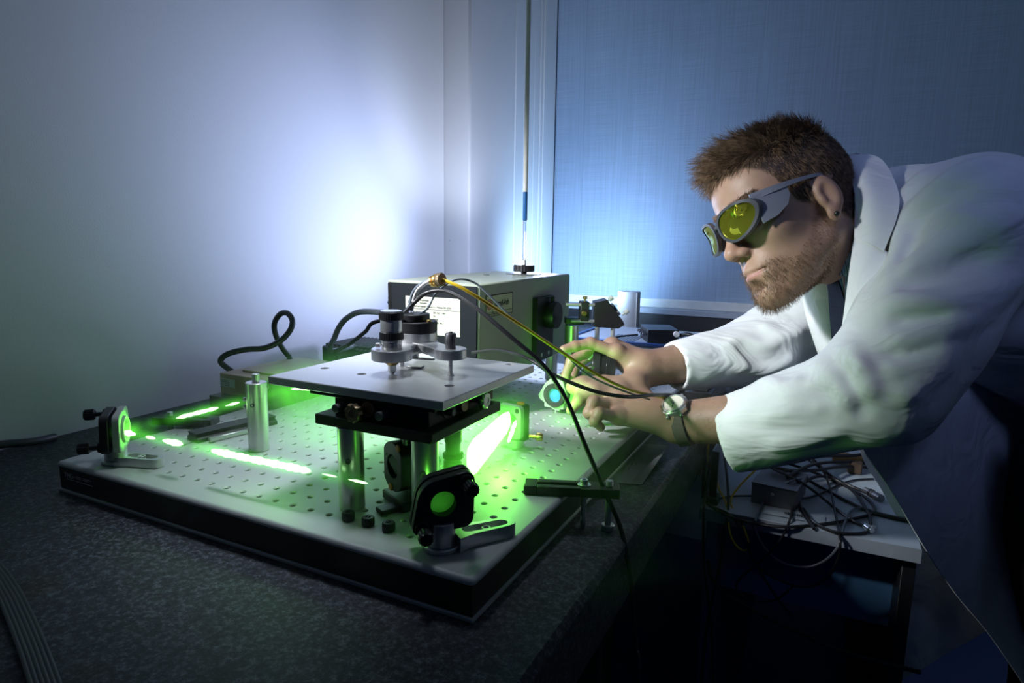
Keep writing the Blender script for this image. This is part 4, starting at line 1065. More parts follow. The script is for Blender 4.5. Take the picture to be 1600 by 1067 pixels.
# =================================================================== rack unit, controller and roll at the far end of the bench
t = thing('rack_unit', 'pale grey electronics unit with blue rims at far end of bench', 'electronics', (0.29, 1.19, -0.04))
part('case', MB().box((0.275, 1.165, 0.0), (0.33, 0.285, 0.072), 0.001), M['rack_grey'], t)
part('blue_rim', MB().box((0.275, 1.019, 0.0365), (0.342, 0.012, 0.008), 0.001).box((0.1075, 1.165, 0.036), (0.008, 0.29, 0.009), 0.001).box((0.4425, 1.165, 0.036), (0.008, 0.29, 0.016), 0.001), M['blue_trim'], t, 'blue rim')
part('front_panel', MB().box((0.275, 1.020, -0.003), (0.334, 0.006, 0.066), 0.0006), M['rack_grey'], t)
for x in (0.265, 0.285, 0.328): part('panel_screw', MB().cyl((x, 1.017, 0.023), (x, 1.014, 0.023), 0.004, n=14), M['steel'], t)
for k in range(9): part('vent_slot', MB().box((0.20 + 0.008 * k, 1.10, 0.0363), (0.004, 0.10, 0.0008), 0.0002), M['black'], t)
t = thing('controller_box', 'small black controller box with sockets, lying on the grey electronics unit', 'electronics', (0.31, 1.10, 0.036))
cz = 0.0365
def cb(c, s, bev=0.001): return MB().box((0.315 + c[0] * 0.906 - c[1] * 0.423, 1.105 + c[0] * 0.423 + c[1] * 0.906, cz + c[2]), s, bev, rotz(math.radians(25)))
part('case', cb((0, 0, 0.0165), (0.075, 0.105, 0.033)), M['black'], t)
for k in range(5): part('side_rib', cb((0.002 + 0, -0.0528, 0.006 + 0.0045 * k), (0.055, 0.001, 0.002), 0.0002), M['black_gloss'], t)
part('feed_through', MB().cyl((0.364, 1.070, cz + 0.024), (0.368, 1.062, cz + 0.024), 0.007, n=20), M['white_plastic'], t, 'white round socket')
for k in range(4):
    q = Vector((0.315 - 0.0385 * 0.906, 1.105 - 0.0385 * 0.423, cz + 0.020)) + Vector((-0.423, 0.906, 0)) * (-0.038 + 0.024 * k)
    part('socket', MB().cyl(q, q + Vector((-0.009, -0.004, 0)), 0.0035, n=14), M['gunmetal'], t)
cable('controller_lead', [(0.372, 1.078, cz + 0.02), (0.395, 1.07, cz + 0.025), (0.42, 1.075, cz + 0.012), (0.435, 1.09, cz + 0.004), (0.455, 1.12, -0.01), (0.47, 1.14, -0.034)], 0.005, M['rubber'], 'black lead leaving the small black controller box')
cable('controller_lead', [(0.272, 1.068, cz + 0.015), (0.245, 1.055, cz + 0.012), (0.225, 1.03, cz + 0.008), (0.212, 1.005, cz - 0.01), (0.205, 0.99, -0.037)], 0.0022, M['rubber'], 'thin black lead hanging over the blue rim beside the angled mirror')
t = thing('white_roll', 'white plastic roll standing on end under the blind', 'roll', (0.08, 1.62, -0.04))
part('roll_body', MB().lathe((0.086, 1.62, -0.04), (0, 0, 1), [(0.012, 0), (0.037, 0), (0.0375, 0.001), (0.0375, 0.152), (0.036, 0.154), (0.012, 0.154), (0.012, 0)], 48), M['white_plastic'], t)
part('loose_end', MB().box((0.118, 1.600, 0.037), (0.0022, 0.012, 0.15), 0.0006, rotz(0.5)), M['white_plastic'], t)
solo('white_block', MB().box((0.062, 1.5, -0.017), (0.06, 0.05, 0.046), 0.002), M['white_plastic'], 'small white block in front of the white roll', 'block')

# angled mirror assembly on its post in front of the window
t = thing('periscope_mirror', 'black angled mirror housing with green screws on a tall post', 'optical mount', (0.244, 0.668, 0.0))
D0 = 1.18
pb = dp(893, 530, D0)
px_, py_ = pb[0], pb[1]
part('post', MB().cyl((px_, py_, 0), (px_, py_, dp(893, 507, D0)[2]), 0.0128, n=32), M['steel'], t)
zc = dp(893, 500, D0)[2]
ex = np.array([CAM_R[0][0], CAM_R[0][1], 0.0]); ex /= np.linalg.norm(ex); eyv = np.array([-ex[1], ex[0], 0])
def L3D(a, b, c): return tuple(np.array([px_, py_, 0]) + ex * a + eyv * b + np.array([0, 0, c]))
RZ = rotz(math.atan2(ex[1], ex[0]))
part('clamp_block', MB().box(L3D(0.004, 0, zc), (0.034, 0.03, 0.012), 0.001, RZ), M['black'], t)
part('rod_plate', MB().box(L3D(0.021, -0.002, zc + 0.018), (0.016, 0.034, 0.036), 0.001, RZ), M['black'], t)
for (z, a0, a1) in ((0.031, -0.014, 0.045), (0.001, -0.004, 0.045)):
    part('cage_rod', MB().cyl(L3D(a0, -0.016, zc + z), L3D(a1, -0.016, zc + z), 0.003, n=14), M['steel'], t)
hs = MB(); hs.tx = Matrix.Translation(Vector((px_, py_, 0))) @ RZ @ Matrix(((1, 0, 0, 0), (0, 0, -1, 0.018), (0, 1, 0, 0), (0, 0, 0, 1)))
poly = [(0.038, zc - 0.008), (0.082, zc - 0.011), (0.093, zc - 0.004), (0.090, zc + 0.003), (0.060, zc + 0.041), (0.038, zc + 0.036)]
hs.prism(poly, 0.0, 0.042, 0.001)
part('mirror_housing', hs, M['black'], t)
mp0 = Vector(L3D(0.0765, -0.006, zc + 0.0215)); nrm = (Vector(L3D(0.0, 0, 0.0)) * 0 + Vector(tuple(ex * 0.785)) + Vector((0, 0, 0.62)))
part('mirror', MB().cyl(mp0, mp0 + nrm * 0.004, 0.0135, n=36), mir_metal, t)
for (a, c) in ((0.062, 0.040), (0.091, 0.016)):
    q = Vector(L3D(a, -0.020, zc + c)); part('adjuster_knob', MB().cyl(q - nrm * 0.004, q + nrm * 0.002, 0.002, n=10).cyl(q + nrm * 0.002, q + nrm * 0.010, 0.0048, n=20, teeth=10, td=0.1), M['pale_plate'], t)
q = Vector(L3D(0.021, -0.014, zc + 0.036)); part('thumb_screw', MB().cyl(q, q + Vector((0, 0, 0.005)), 0.0018, n=10).cyl(q + Vector((0, 0, 0.005)), q + Vector((0, 0, 0.010)), 0.0042, n=16), M['brass'], t)
q = Vector(L3D(0.019, -0.020, zc + 0.016)); e_ = Vector(tuple(-eyv)); part('thumb_screw', MB().cyl(q, q + e_ * 0.007, 0.0045, n=16), M['brass'], t)
for (a, b) in ((0.044, -0.014), (0.050, 0.012), (0.073, -0.014), (0.079, 0.012)):
    part('cage_rod', MB().cyl(L3D(a, b, zc - 0.009), L3D(a, b, 0.0), 0.003, n=14), M['steel'], t)

# =================================================================== card on the bench
cq = [zp(*q, -0.0392) for q in ((945, 752), (993, 757), (1045, 696), (990, 692))]
t = thing('instruction_card', 'grey card with a torn flap lying on the bench edge', 'card', tuple((cq[0] + cq[2]) / 2 * np.array([1, 1, 0]) + np.array([0, 0, -0.04])))
part('card_sheet', MB().grid([[cq[0] * (1 - s) + cq[1] * s for s in (0, .5, 1)], [(cq[0] * (1 - s) + cq[1] * s) * .5 + (cq[3] * (1 - s) + cq[2] * s) * .5 + np.array([0, 0, .0012]) for s in (0, .5, 1)], [cq[3] * (1 - s) + cq[2] * s for s in (0, .5, 1)]], 0.0005), M['card'], t)
fq = [zp(*q, z) for (q, z) in (((986, 755), -0.0385), ((1003, 757), -0.0385), ((1042, 700), -0.030), ((1018, 718), -0.0385))]
part('folded_flap', MB().grid([[fq[0], fq[1]], [fq[3], fq[2]]], 0.0005), M['card'], t)
for k, (u_, v_) in enumerate(((0.30, 0.42), (0.42, 0.42), (0.55, 0.42), (0.30, 0.30), (0.45, 0.30))):
    c = (cq[0] * (1 - u_) + cq[1] * u_) * (1 - v_) + (cq[3] * (1 - u_) + cq[2] * u_) * v_ + np.array([0, 0, 0.0014])
    part('print_line', MB().box(c, (0.0012, 0.010, 0.0003), 0.00005, rotz(0.1)), M['black_print'], t)

# =================================================================== low desk on the right with its tangle of cables
DZ = -0.15
t = thing('side_desk', 'low grey laminate desk butted against the end of granite bench', 'desk', (0.68, 1.0, FL))
part('desk_top', MB().box((0.6815, 1.17, DZ - 0.0105), (0.311, 1.22, 0.021), 0.0008), M['desk'], t)
part('edge_band', MB().box((0.6815, 0.5595, DZ - 0.0105), (0.311, 0.001, 0.0205), 0.0003), M['desk_edge'], t)
part('end_panel', MB().box((0.826, 1.17, (FL + DZ - 0.021) / 2), (0.018, 1.18, DZ - 0.021 - FL), 0.001), M['black'], t)
part('end_panel', MB().box((0.545, 1.17, (FL + DZ - 0.021) / 2), (0.018, 1.18, DZ - 0.021 - FL), 0.001), M['panel_blue'], t)
part('back_panel', MB().box((0.69, 0.66, DZ - 0.10), (0.27, 0.018, 0.158), 0.001), M['panel_blue'], t, 'blue panel under the desk top')
t = thing('screen_panel', 'upright thin panel with black edge standing beside granite bench', 'panel', (0.537, 0.60, DZ))
q0 = zp(1088, 793, DZ); q1 = zp(1105, 792, DZ)
part('black_edge', MB().box((0.5415, 0.588, DZ + 0.045), (0.012, 0.006, 0.090), 0.001), M['black_gloss'], t)
part('panel_sheet', MB().box((0.5375, 0.70, DZ + 0.046), (0.004, 0.22, 0.088), 0.0008), M['desk'], t)
part('foot', MB().box((0.540, 0.592, DZ + 0.006), (0.022, 0.03, 0.012), 0.001), M['black'], t)
b0 = zp(1171.6, 784.5, DZ); b1 = zp(1243, 801, DZ)
d = b1 - b0; wdt = float(np.linalg.norm(d)); an = math.atan2(d[1], d[0])
hgt = 0.036
t = thing('metal_box', 'small grey metal box under the cables on the low desk', 'box', (*(((b0 + b1) / 2)[:2]), DZ))
X = Matrix.Translation((b0[0], b0[1], DZ)) @ rotz(an)
mb = MB(); mb.tx = X; mb.box((wdt / 2, 0.048, hgt / 2 - 0.001), (wdt - 0.002, 0.094, hgt - 0.003), 0.001); part('box_body', mb, M['gunmetal'], t)
mb = MB(); mb.tx = X; mb.box((wdt / 2, 0.048, hgt - 0.001), (wdt, 0.096, 0.0022), 0.0006); part('box_lid', mb, M['gunmetal'], t)
mb = MB(); mb.tx = X; mb.cyl((wdt * 0.48, 0.0012, hgt * 0.62), (wdt * 0.48, -0.001, hgt * 0.62), 0.0028, n=14); part('screw', mb, M['steel'], t)
DEPTH_E = 0.556
def dpath(pts):
    """desk cables: points on the desk top, or hanging just in front of its edge when below it"""
    out = []
    for q in pts:
        c = zp(q[0], q[1], DZ + (q[2] if len(q) > 2 else 0.003))
        if c[1] < DEPTH_E - 0.004: c = yp(q[0], q[1], DEPTH_E - 0.006)
        out.append(tuple(c))
    return out
R_, G_ = M['rubber'], M['grey_cable']
CB = [
 ([(1130, 700, .05), (1136, 745, .03), (1138, 790, .004), (1133, 830), (1125, 880), (1115, 925), (1106, 970), (1098, 1040), (1094, 1100)], 0.0022, R_, 'black cable hanging straight down the desk front next to the yellow one'),
 ([(1112, 705, .04), (1106, 740, .02), (1100, 790, .005), (1099, 850), (1102, 900), (1108, 950), (1112, 1010), (1114, 1090)], 0.0019, R_, 'thin black cable hanging at the bench corner'),
 ([(1106, 787), (1135, 805), (1180, 818), (1235, 823), (1300, 817), (1340, 809), (1362, 802), (1366, 792), (1345, 772), (1300, 750), (1250, 730, .02), (1200, 715, .03)], 0.0026, R_, 'black cable lying along the desk front edge and curling back'),
 ([(1425, 815), (1390, 808), (1358, 799), (1320, 781), (1280, 760), (1240, 737, .04), (1205, 730, .045)], 0.0027, R_, 'stiff black cable slanting across the desk to the coat'),
 ([(1205, 731, .045), (1245, 750, .04), (1270, 766, .02), (1300, 790), (1330, 812), (1350, 822)], 0.0024, R_, 'black coaxial cable ending in a metal connector'),
 ([(1272, 826), (1254, 800), (1249, 778, .003), (1255, 757, .02), (1275, 745, .02), (1300, 747, .01), (1330, 765), (1350, 790), (1360, 812), (1355, 830), (1330, 834), (1300, 830), (1272, 816), (1255, 795)], 0.0026, R_, 'black cable coiled in an open loop beside the metal box'),
 ([(1105, 782), (1150, 775), (1200, 776, .004), (1240, 780, .004), (1275, 774), (1310, 758), (1335, 750), (1365, 748)], 0.0017, R_, 'thin black cable running level across the metal box front'),
 ([(1250, 755, .03), (1240, 785, .006), (1233, 815), (1215, 850), (1185, 880), (1160, 900), (1150, 915), (1158, 930), (1185, 940), (1215, 935), (1240, 915)], 0.0018, R_, 'thin black cable dropping from the metal box and looping below'),
 ([(1110, 790), (1145, 808), (1165, 850), (1185, 885), (1215, 905), (1255, 917), (1290, 905), (1310, 870), (1312, 840), (1305, 800), (1296, 760, .01), (1285, 735, .02), (1262, 718, .03)], 0.0019, R_, 'long black cable hanging in a wide loop below the desk edge'),
 ([(1180, 815), (1190, 790, .004), (1205, 770, .006), (1235, 752, .04), (1262, 745, .03)], 0.002, G_, 'grey cable bent over the metal box'),
 ([(1420, 812), (1380, 803), (1345, 794), (1328, 800), (1318, 825), (1312, 850), (1290, 875), (1260, 886), (1225, 880), (1200, 862), (1185, 840), (1178, 822)], 0.002, G_, 'grey cable looping from the desk over its front edge'),
 ([(1230, 745, .04), (1265, 727, .04), (1300, 722, .03), (1340, 722, .02), (1370, 725, .01)], 0.003, R_, 'black cable bundle strand reaching towards the coat hem, upper one'),
 ([(1225, 735, .045), (1270, 735, .03), (1310, 730, .02), (1350, 730, .01), (1372, 735)], 0.003, R_, 'black cable bundle strand reaching towards the coat hem, lower one'),
 ([(1200, 728, .045), (1240, 722, .045), (1280, 713, .04), (1330, 712, .03), (1362, 708, .03)], 0.0032, R_, 'black cable close under the coat sleeve'),
 ([(1270, 718, .035), (1300, 745, .01), (1330, 760), (1350, 768), (1362, 775)], 0.003, R_, 'black cable with grey strain relief leading to desk edge'),
 ([(1150, 805), (1165, 830), (1175, 870), (1195, 905), (1215, 935), (1240, 965)], 0.002, R_, 'black cable slanting down the dark desk front'),
]
for (pts, r, m_, lab_) in CB: cable('desk_cable', dpath(pts), r, m_, lab_, 8, 6, group='cables tangled on the low desk')
cable('fibre_cable', dpath([(1118, 700, .05), (1116, 730, .03), (1122, 760, .02), (1135, 788, .003), (1140, 830), (1150, 852), (1163, 860), (1170, 850), (1160, 820), (1142, 785, .003), (1155, 760, .02), (1180, 735, .045), (1195, 722, .05)]), 0.0016, M['yellow'], 'thin yellow fibre cable looping on the low desk', 8, 8)
cable('floor_cable', [(0.53, 0.64, -0.24), (0.555, 0.545, -0.262), (0.60, 0.535, -0.285), (0.68, 0.53, -0.305), (0.76, 0.53, -0.32), (0.85, 0.54, -0.325)], 0.0035, R_, 'thick black cable slung below the desk front')
t = thing('coax_connector', 'silver coaxial plug on the end of a cable on low desk', 'connector', tuple(zp(1358, 827, DZ)))
q = Vector(zp(1350, 821, DZ + 0.005)); q2 = Vector(zp(1370, 834, DZ + 0.005)); ax = (q2 - q)
part('plug_body', MB().lathe(q, ax, [(0, 0), (0.003, 0), (0.0045, 0.003), (0.0045, 0.008), (0.006, 0.0085), (0.006, 0.014), (0.004, 0.0145), (0.004, 0.018), (0, 0.018)], 20), M['chrome'], t)
part('side_arm', MB().cyl(q + ax.normalized() * 0.011 + Vector((0, 0, 0)), q + ax.normalized() * 0.011 + Vector((0.008, 0.010, 0.0)), 0.0035, n=14), M['chrome'], t)
t = thing('cable_joint', 'dark metal cable joint lying near the coat hem on the desk', 'connector', tuple(zp(1370, 776, DZ)))
q = Vector(zp(1352, 765, DZ + 0.006)); q2 = Vector(zp(1386, 785, DZ + 0.006)); ax = (q2 - q)
part('joint_body', MB().lathe(q, ax, [(0, 0), (0.005, 0), (0.005, 0.010), (0.0065, 0.011), (0.0065, 0.020), (0.005, 0.021), (0.005, 0.026), (0.007, 0.027), (0.007, 0.040), (0, 0.040)], 24), M['gunmetal'], t)
part('joint_ring', MB().lathe(q + ax.normalized() * 0.013, ax, [(0.006, 0), (0.0072, 0.0005), (0.0072, 0.005), (0.006, 0.0055)], 24), M['black'], t)
c = zp(1335, 728, DZ)
solo('wooden_handle', MB().lathe((c[0] - 0.04, c[1], DZ + 0.012), (1, 0.15, 0), [(0, 0), (0.009, 0.001), (0.011, 0.02), (0.009, 0.05), (0.0105, 0.075), (0.006, 0.085), (0, 0.086)], 20), mat('worn_tan_wood', (0.34, 0.18, 0.06), 0.6), 'tan wooden tool handle behind the cables on low desk', 'tool')
c = zp(1335, 742, DZ)
solo('brown_clip', MB().box((c[0], c[1] + 0.01, DZ + 0.012), (0.025, 0.018, 0.024), 0.003), mat('brown_plastic', (0.10, 0.06, 0.04), 0.5), 'brown clip standing by the tan wooden handle', 'clip')
c = zp(1240, 808, DZ)
pb_ = thing('plastic_bag', 'flat clear bag with barcode label in front of the metal box', 'bag', (c[0], c[1], DZ))
rows = [[(c[0] - 0.045 + 0.09 * i / 10, c[1] - 0.012 + 0.035 * j / 6, DZ + 0.0012 + 0.0012 * abs(math.sin(i * 1.3 + j * 2.1))) for i in range(11)] for j in range(7)]
part('bag_film', MB().grid(rows), mat('dull_film', (0.34, 0.40, 0.46), 0.25, 0, 0.1, 80), pb_)
bc = MB()
for k in range(12): bc.box((c[0] - 0.014 + 0.0022 * k + 0.0005 * (k % 3), c[1] + 0.004, DZ + 0.0030), (0.0008 + 0.0004 * (k % 2), 0.009, 0.0003), 0.00005)
part('barcode', bc, M['black_print'], pb_)

t = thing('rail_carrier', 'black rail carrier with two chrome screws on the bench between the forearms', 'rail', (0.478, 0.86, -0.04))
part('carrier_bar', MB().box((0.478, 0.86, -0.0225), (0.05, 0.20, 0.035), 0.001).box((0.478, 0.80, -0.002), (0.03, 0.05, 0.006), 0.001), M['black'], t)
for (x, y) in ((0.470, 0.80), (0.488, 0.92)):
    part('screw', MB().cyl((x, y, -0.006), (x, y, 0.003), 0.0065, n=22).ring((x, y, 0.003), (x, y, 0.009), 0.0045, 0.0024, 18), M['chrome'], t)

# =================================================================== the man: shapes grown from smoothly joined rounded cones
def rc(P, a, b, ra, rb):
    a = np.asarray(a, np.float32); ab = np.asarray(b, np.float32) - a
    t = np.clip(((P - a) @ ab) / max(float(ab @ ab), 1e-9), 0, 1)
    return np.linalg.norm(P - a - t[:, None] * ab, axis=1) - (ra + (rb - ra) * t)
def el(P, c, r, R=None):
    Q = P - np.asarray(c, np.float32)
    if R is not None: Q = Q @ np.asarray(R, np.float32)
    r = np.asarray(r, np.float32)
    k0 = np.linalg.norm(Q / r, axis=1); k1 = np.linalg.norm(Q / (r * r), axis=1) + 1e-9
    return k0 * (k0 - 1) / k1
def smin(a, b, k):
    h = np.maximum(k - np.abs(a - b), 0) / k
    return np.minimum(a, b) - h * h * k * 0.25
def smax(a, b, k): return -smin(-a, -b, k)
def grow(f, lo, hi, h, blk=8):
    """mesh the zero level of f on a sparse grid (surface nets)"""
    lo = np.array(lo, float); nb = np.ceil((np.array(hi) - lo) / (h * blk)).astype(int); n = nb * blk
    bi = np.stack(np.meshgrid(*[np.arange(k) for k in nb], indexing='ij'), -1).reshape(-1, 3)
    dc = f((lo + (bi * blk + blk / 2) * h).astype(np.float32))
    vals = np.repeat(np.repeat(np.repeat(dc.reshape(nb), blk, 0), blk, 1), blk, 2).astype(np.float32)
    act = bi[np.abs(dc) < blk * h * 0.95 + 0.006]
    o = np.stack(np.meshgrid(*[np.arange(blk)] * 3, indexing='ij'), -1).reshape(-1, 3)
    for s in range(0, len(act), 400):
        A = act[s:s + 400]
        idx = (A[:, None, :] * blk + o[None]).reshape(-1, 3)
        vals[idx[:, 0], idx[:, 1], idx[:, 2]] = f((lo + idx * h).astype(np.float32))
    ins = vals < 0
    cnt = np.zeros(n - 1, np.uint8)
    for dx in (0, 1):
        for dy in (0, 1):
            for dz in (0, 1):
                cnt += ins[dx:n[0] - 1 + dx, dy:n[1] - 1 + dy, dz:n[2] - 1 + dz]
    cell = np.argwhere((cnt > 0) & (cnt < 8))
    acc = np.zeros((len(cell), 3)); num = np.zeros(len(cell))
    cor = [(x, y, z) for x in (0, 1) for y in (0, 1) for z in (0, 1)]
    cv = {c: vals[cell[:, 0] + c[0], cell[:, 1] + c[1], cell[:, 2] + c[2]] for c in cor}
    for c in cor:
        for ax in range(3):
            if c[ax]: continue
            d = list(c); d[ax] = 1; d = tuple(d)
            a, b = cv[c], cv[d]; m = (a < 0) != (b < 0)
            t = np.where(m, a / np.where(m, a - b, 1), 0)
            p = np.array(c, float)[None] + np.zeros((len(cell), 3)); p[:, ax] += t
            acc[m] += p[m]; num[m] += 1
    pos = lo + (cell + acc / num[:, None]) * h
    vid = np.full(n - 1, -1, np.int32); vid[cell[:, 0], cell[:, 1], cell[:, 2]] = np.arange(len(cell))
    quads = []
    for ax in range(3):
        u, v = (ax + 1) % 3, (ax + 2) % 3
        sl0 = [slice(1, n[k] - 1) for k in range(3)]; sl1 = list(sl0)
        sl0[ax] = slice(0, n[ax] - 1); sl1[ax] = slice(1, n[ax])
        a, b = ins[tuple(sl0)], ins[tuple(sl1)]
        e = np.argwhere(a != b)
        if not len(e): continue
        off = np.array([1, 1, 1]); off[ax] = 0
        g = e + off
        fl = a[e[:, 0], e[:, 1], e[:, 2]]
        def V(du, dv):
            q = g.copy(); q[:, u] += du; q[:, v] += dv
            q = np.minimum(q, n - 2)
            return vid[q[:, 0], q[:, 1], q[:, 2]]
        Q = np.stack([V(-1, -1), V(0, -1), V(0, 0), V(-1, 0)], 1)
        Q[~fl] = Q[~fl][:, ::-1]
        quads.append(Q)
    Q = np.concatenate(quads); Q = Q[(Q >= 0).all(1)]
    return pos, Q
def np_mesh(name, pos, quads, m, parent, off, cols=None, label=None, uv=None):
    me = bpy.data.meshes.new(name)
    me.vertices.add(len(pos)); me.vertices.foreach_set('co', (pos - off).astype(np.float32).ravel())
    me.loops.add(quads.size); me.loops.foreach_set('vertex_index', quads.astype(np.int32).ravel())
    me.polygons.add(len(quads)); me.polygons.foreach_set('loop_start', np.arange(0, quads.size, 4, dtype=np.int32))
    me.polygons.foreach_set('use_smooth', np.ones(len(quads), bool))
    if cols is not None:
        a = me.color_attributes.new('tone', 'FLOAT_COLOR', 'POINT')
        a.data.foreach_set('color', np.concatenate([cols, np.ones((len(cols), 1))], 1).astype(np.float32).ravel())
    me.materials.append(m); me.update(); me.validate()
    o = bpy.data.objects.new(name, me); COL.objects.link(o); o.parent = parent
    if label: o['label'] = label
    return o
def smooth(pos, quads, it, lam=0.5):
    e = np.concatenate([quads[:, [0, 1]], quads[:, [1, 2]], quads[:, [2, 3]], quads[:, [3, 0]]])
    e = np.concatenate([e, e[:, ::-1]])
    deg = np.bincount(e[:, 0], minlength=len(pos))[:, None]
    for _ in range(it):
        s = np.stack([np.bincount(e[:, 0], pos[e[:, 1], k], len(pos)) for k in range(3)], 1)
        pos = pos * (1 - lam) + s / np.maximum(deg, 1) * lam
    return pos

# ---- head frame
HO = np.array([0.634, 0.564, 0.315]); HS = 0.97
HF = np.array([-0.793, -0.505, -0.342]); HL = np.array([0.421, -0.859, 0.292]); HF /= np.linalg.norm(HF)
HL -= HF * (HL @ HF); HL /= np.linalg.norm(HL); HU = np.cross(HF, HL)
_y = math.radians(10); HF, HL = HF * math.cos(_y) + HL * math.sin(_y), HL * math.cos(_y) - HF * math.sin(_y)
HO = HO - 0.008 * CAM_R[0]
HM = np.stack([HF, HL, HU])                       # rows: forward, left, up
def to_head(P): return ((P - HO) / HS) @ HM.T
def from_head(Q): return HO + (np.asarray(Q, float) * HS) @ HM
def yrot(a):
    c, s = math.cos(a), math.sin(a); return np.array([[c, -s, 0], [s, c, 0], [0, 0, 1]])
def head_sdf(Q):
    A = np.abs(Q[:, 1]); S = np.stack([Q[:, 0], A, Q[:, 2]], 1)       # mirrored half
    d = el(Q, (-0.014, 0, 0.050), (0.100, 0.078, 0.090))
    d = smin(d, el(Q, (0.040, 0, 0.058), (0.055, 0.060, 0.048)), 0.03)
    d = smin(d, el(Q, (0.034, 0, -0.030), (0.058, 0.062, 0.080)), 0.03)
    jaw = rc(S, (-0.004, 0.053, -0.052), (0.070, 0.016, -0.101), 0.0165, 0.0155)
    d = smin(d, jaw, 0.026)
    d = smin(d, el(Q, (0.082, 0, -0.098), (0.0175, 0.021, 0.0185)), 0.018)
    d = smin(d, el(Q, (0.073, 0, -0.060), (0.026, 0.032, 0.032)), 0.02)
    d = smin(d, rc(S, (0.087, 0.010, 0.034), (0.071, 0.045, 0.032), 0.009, 0.010), 0.016)
    d = smin(d, el(S, (0.062, 0.046, -0.014), (0.022, 0.018, 0.018)), 0.02)
    d = smax(d, -el(S, (0.106, 0.034, 0.010), (0.022, 0.019, 0.014)), 0.016)
    d = smin(d, el(S, (0.073, 0.032, 0.012), (0.014, 0.0145, 0.0125)), 0.004)
    # nose
    d = smin(d, rc(Q, (0.088, 0, 0.024), (0.1115, 0, -0.020), 0.0075, 0.0098), 0.010)
    d = smin(d, el(Q, (0.1125, 0, -0.0235), (0.0115, 0.0118, 0.0102)), 0.006)
    d = smin(d, el(S, (0.1000, 0.0125, -0.0270), (0.0118, 0.0072, 0.0078)), 0.006)
    d = smax(d, -el(S, (0.1045, 0.0068, -0.0345), (0.0060, 0.0034, 0.0036)), 0.003)
    # lips, mouth line, dimple over the chin
    d = smin(d, rc(S, (0.0985, 0.0, -0.0540), (0.0850, 0.0235, -0.0590), 0.0066, 0.0040), 0.005)
    d = smin(d, rc(S, (0.0965, 0.0, -0.0655), (0.0850, 0.0210, -0.0610), 0.0072, 0.0040), 0.005)
    d = smax(d, -rc(S, (0.1065, 0.0, -0.0598), (0.0880, 0.0260, -0.0600), 0.0016, 0.0018), 0.0035)
    d = smax(d, -el(Q, (0.1010, 0, -0.0800), (0.010, 0.016, 0.006)), 0.010)
    # ears
    R = np.array([[0.94, 0.30, 0.12], [-0.30, 0.95, -0.05], [-0.13, 0.01, 0.99]])
    Rn = np.linalg.qr(R)[0]; Rn *= np.sign(np.diag(Rn))
    e = el(S, (-0.0105, 0.0785, 0.004), (0.0170, 0.0080, 0.0280), Rn)
    e = smin(e, el(S, (-0.0075, 0.0765, -0.0255), (0.0095, 0.0055, 0.0105)), 0.008)
    e = smax(e, -el(S, (-0.0060, 0.0868, 0.0030), (0.0092, 0.0080, 0.0170), Rn), 0.004)
    e = smin(e, el(S, (-0.0145, 0.0800, 0.004), (0.0036, 0.0042, 0.0175), Rn), 0.004)
    e = smin(e, el(S, (-0.0005, 0.0760, -0.003), (0.0045, 0.0050, 0.0070)), 0.004)
    return smin(d, e, 0.006)

def K(px, py, dep): return dp(px, py, dep)
NB = K(1395, 352, 0.945)                               # base of the neck
SHN, SHF = K(1532, 350, 0.83), K(1388, 402, 1.14)      # near and far shoulder
ELN, ELF = K(1380, 604, 0.825), K(1192, 547, 1.10)
WRN, WRF = K(1064, 660, 0.945), K(1006, 577, 1.03)
CH, PE = K(1545, 440, 0.985), K(1815, 575, 1.06)
NEAR = {   # digits of the hand wearing the watch: joints from knuckle to tip
 'index': [(988, 613, .992), (942, 598, .995), (912, 600, .988), (893, 604, .982)],
 'middle': [(968, 618, .972), (928, 612, .962), (905, 626, .956), (892, 641, .956)],
 'ring': [(962, 633, .950), (927, 628, .930), (920, 645, .925), (930, 657, .938)],
 'little': [(966, 652, .930), (936, 645, .908), (929, 658, .905), (939, 668, .915)],
 'thumb': [(1020, 640, .995), (975, 632, 1.025), (932, 616, 1.018), (900, 610, 1.006)]}
FAR = {
 'index': [(964, 551, 1.022), (923, 536, 1.022), (898, 541, 1.016), (881, 546, 1.010)],
 'middle': [(956, 541, 1.046), (914, 551, 1.050), (893, 564, 1.040), (883, 588, 1.030)],
 'ring': [(960, 543, 1.068), (920, 556, 1.078), (900, 572, 1.070), (893, 594, 1.056)],
 'little': [(968, 553, 1.086), (934, 568, 1.096), (917, 580, 1.090), (909, 596, 1.078)],
 'thumb': [(992, 596, 1.004), (964, 610, .990), (934, 612, .982), (910, 607, .980)]}
RAD = {'index': (.0105, .0092, .0083, .0072), 'middle': (.0108, .0094, .0085, .0074), 'ring': (.0103, .0088, .0080, .0070), 'little': (.0094, .0079, .0071, .0062), 'thumb': (.0135, .0118, .0105, .0088)}
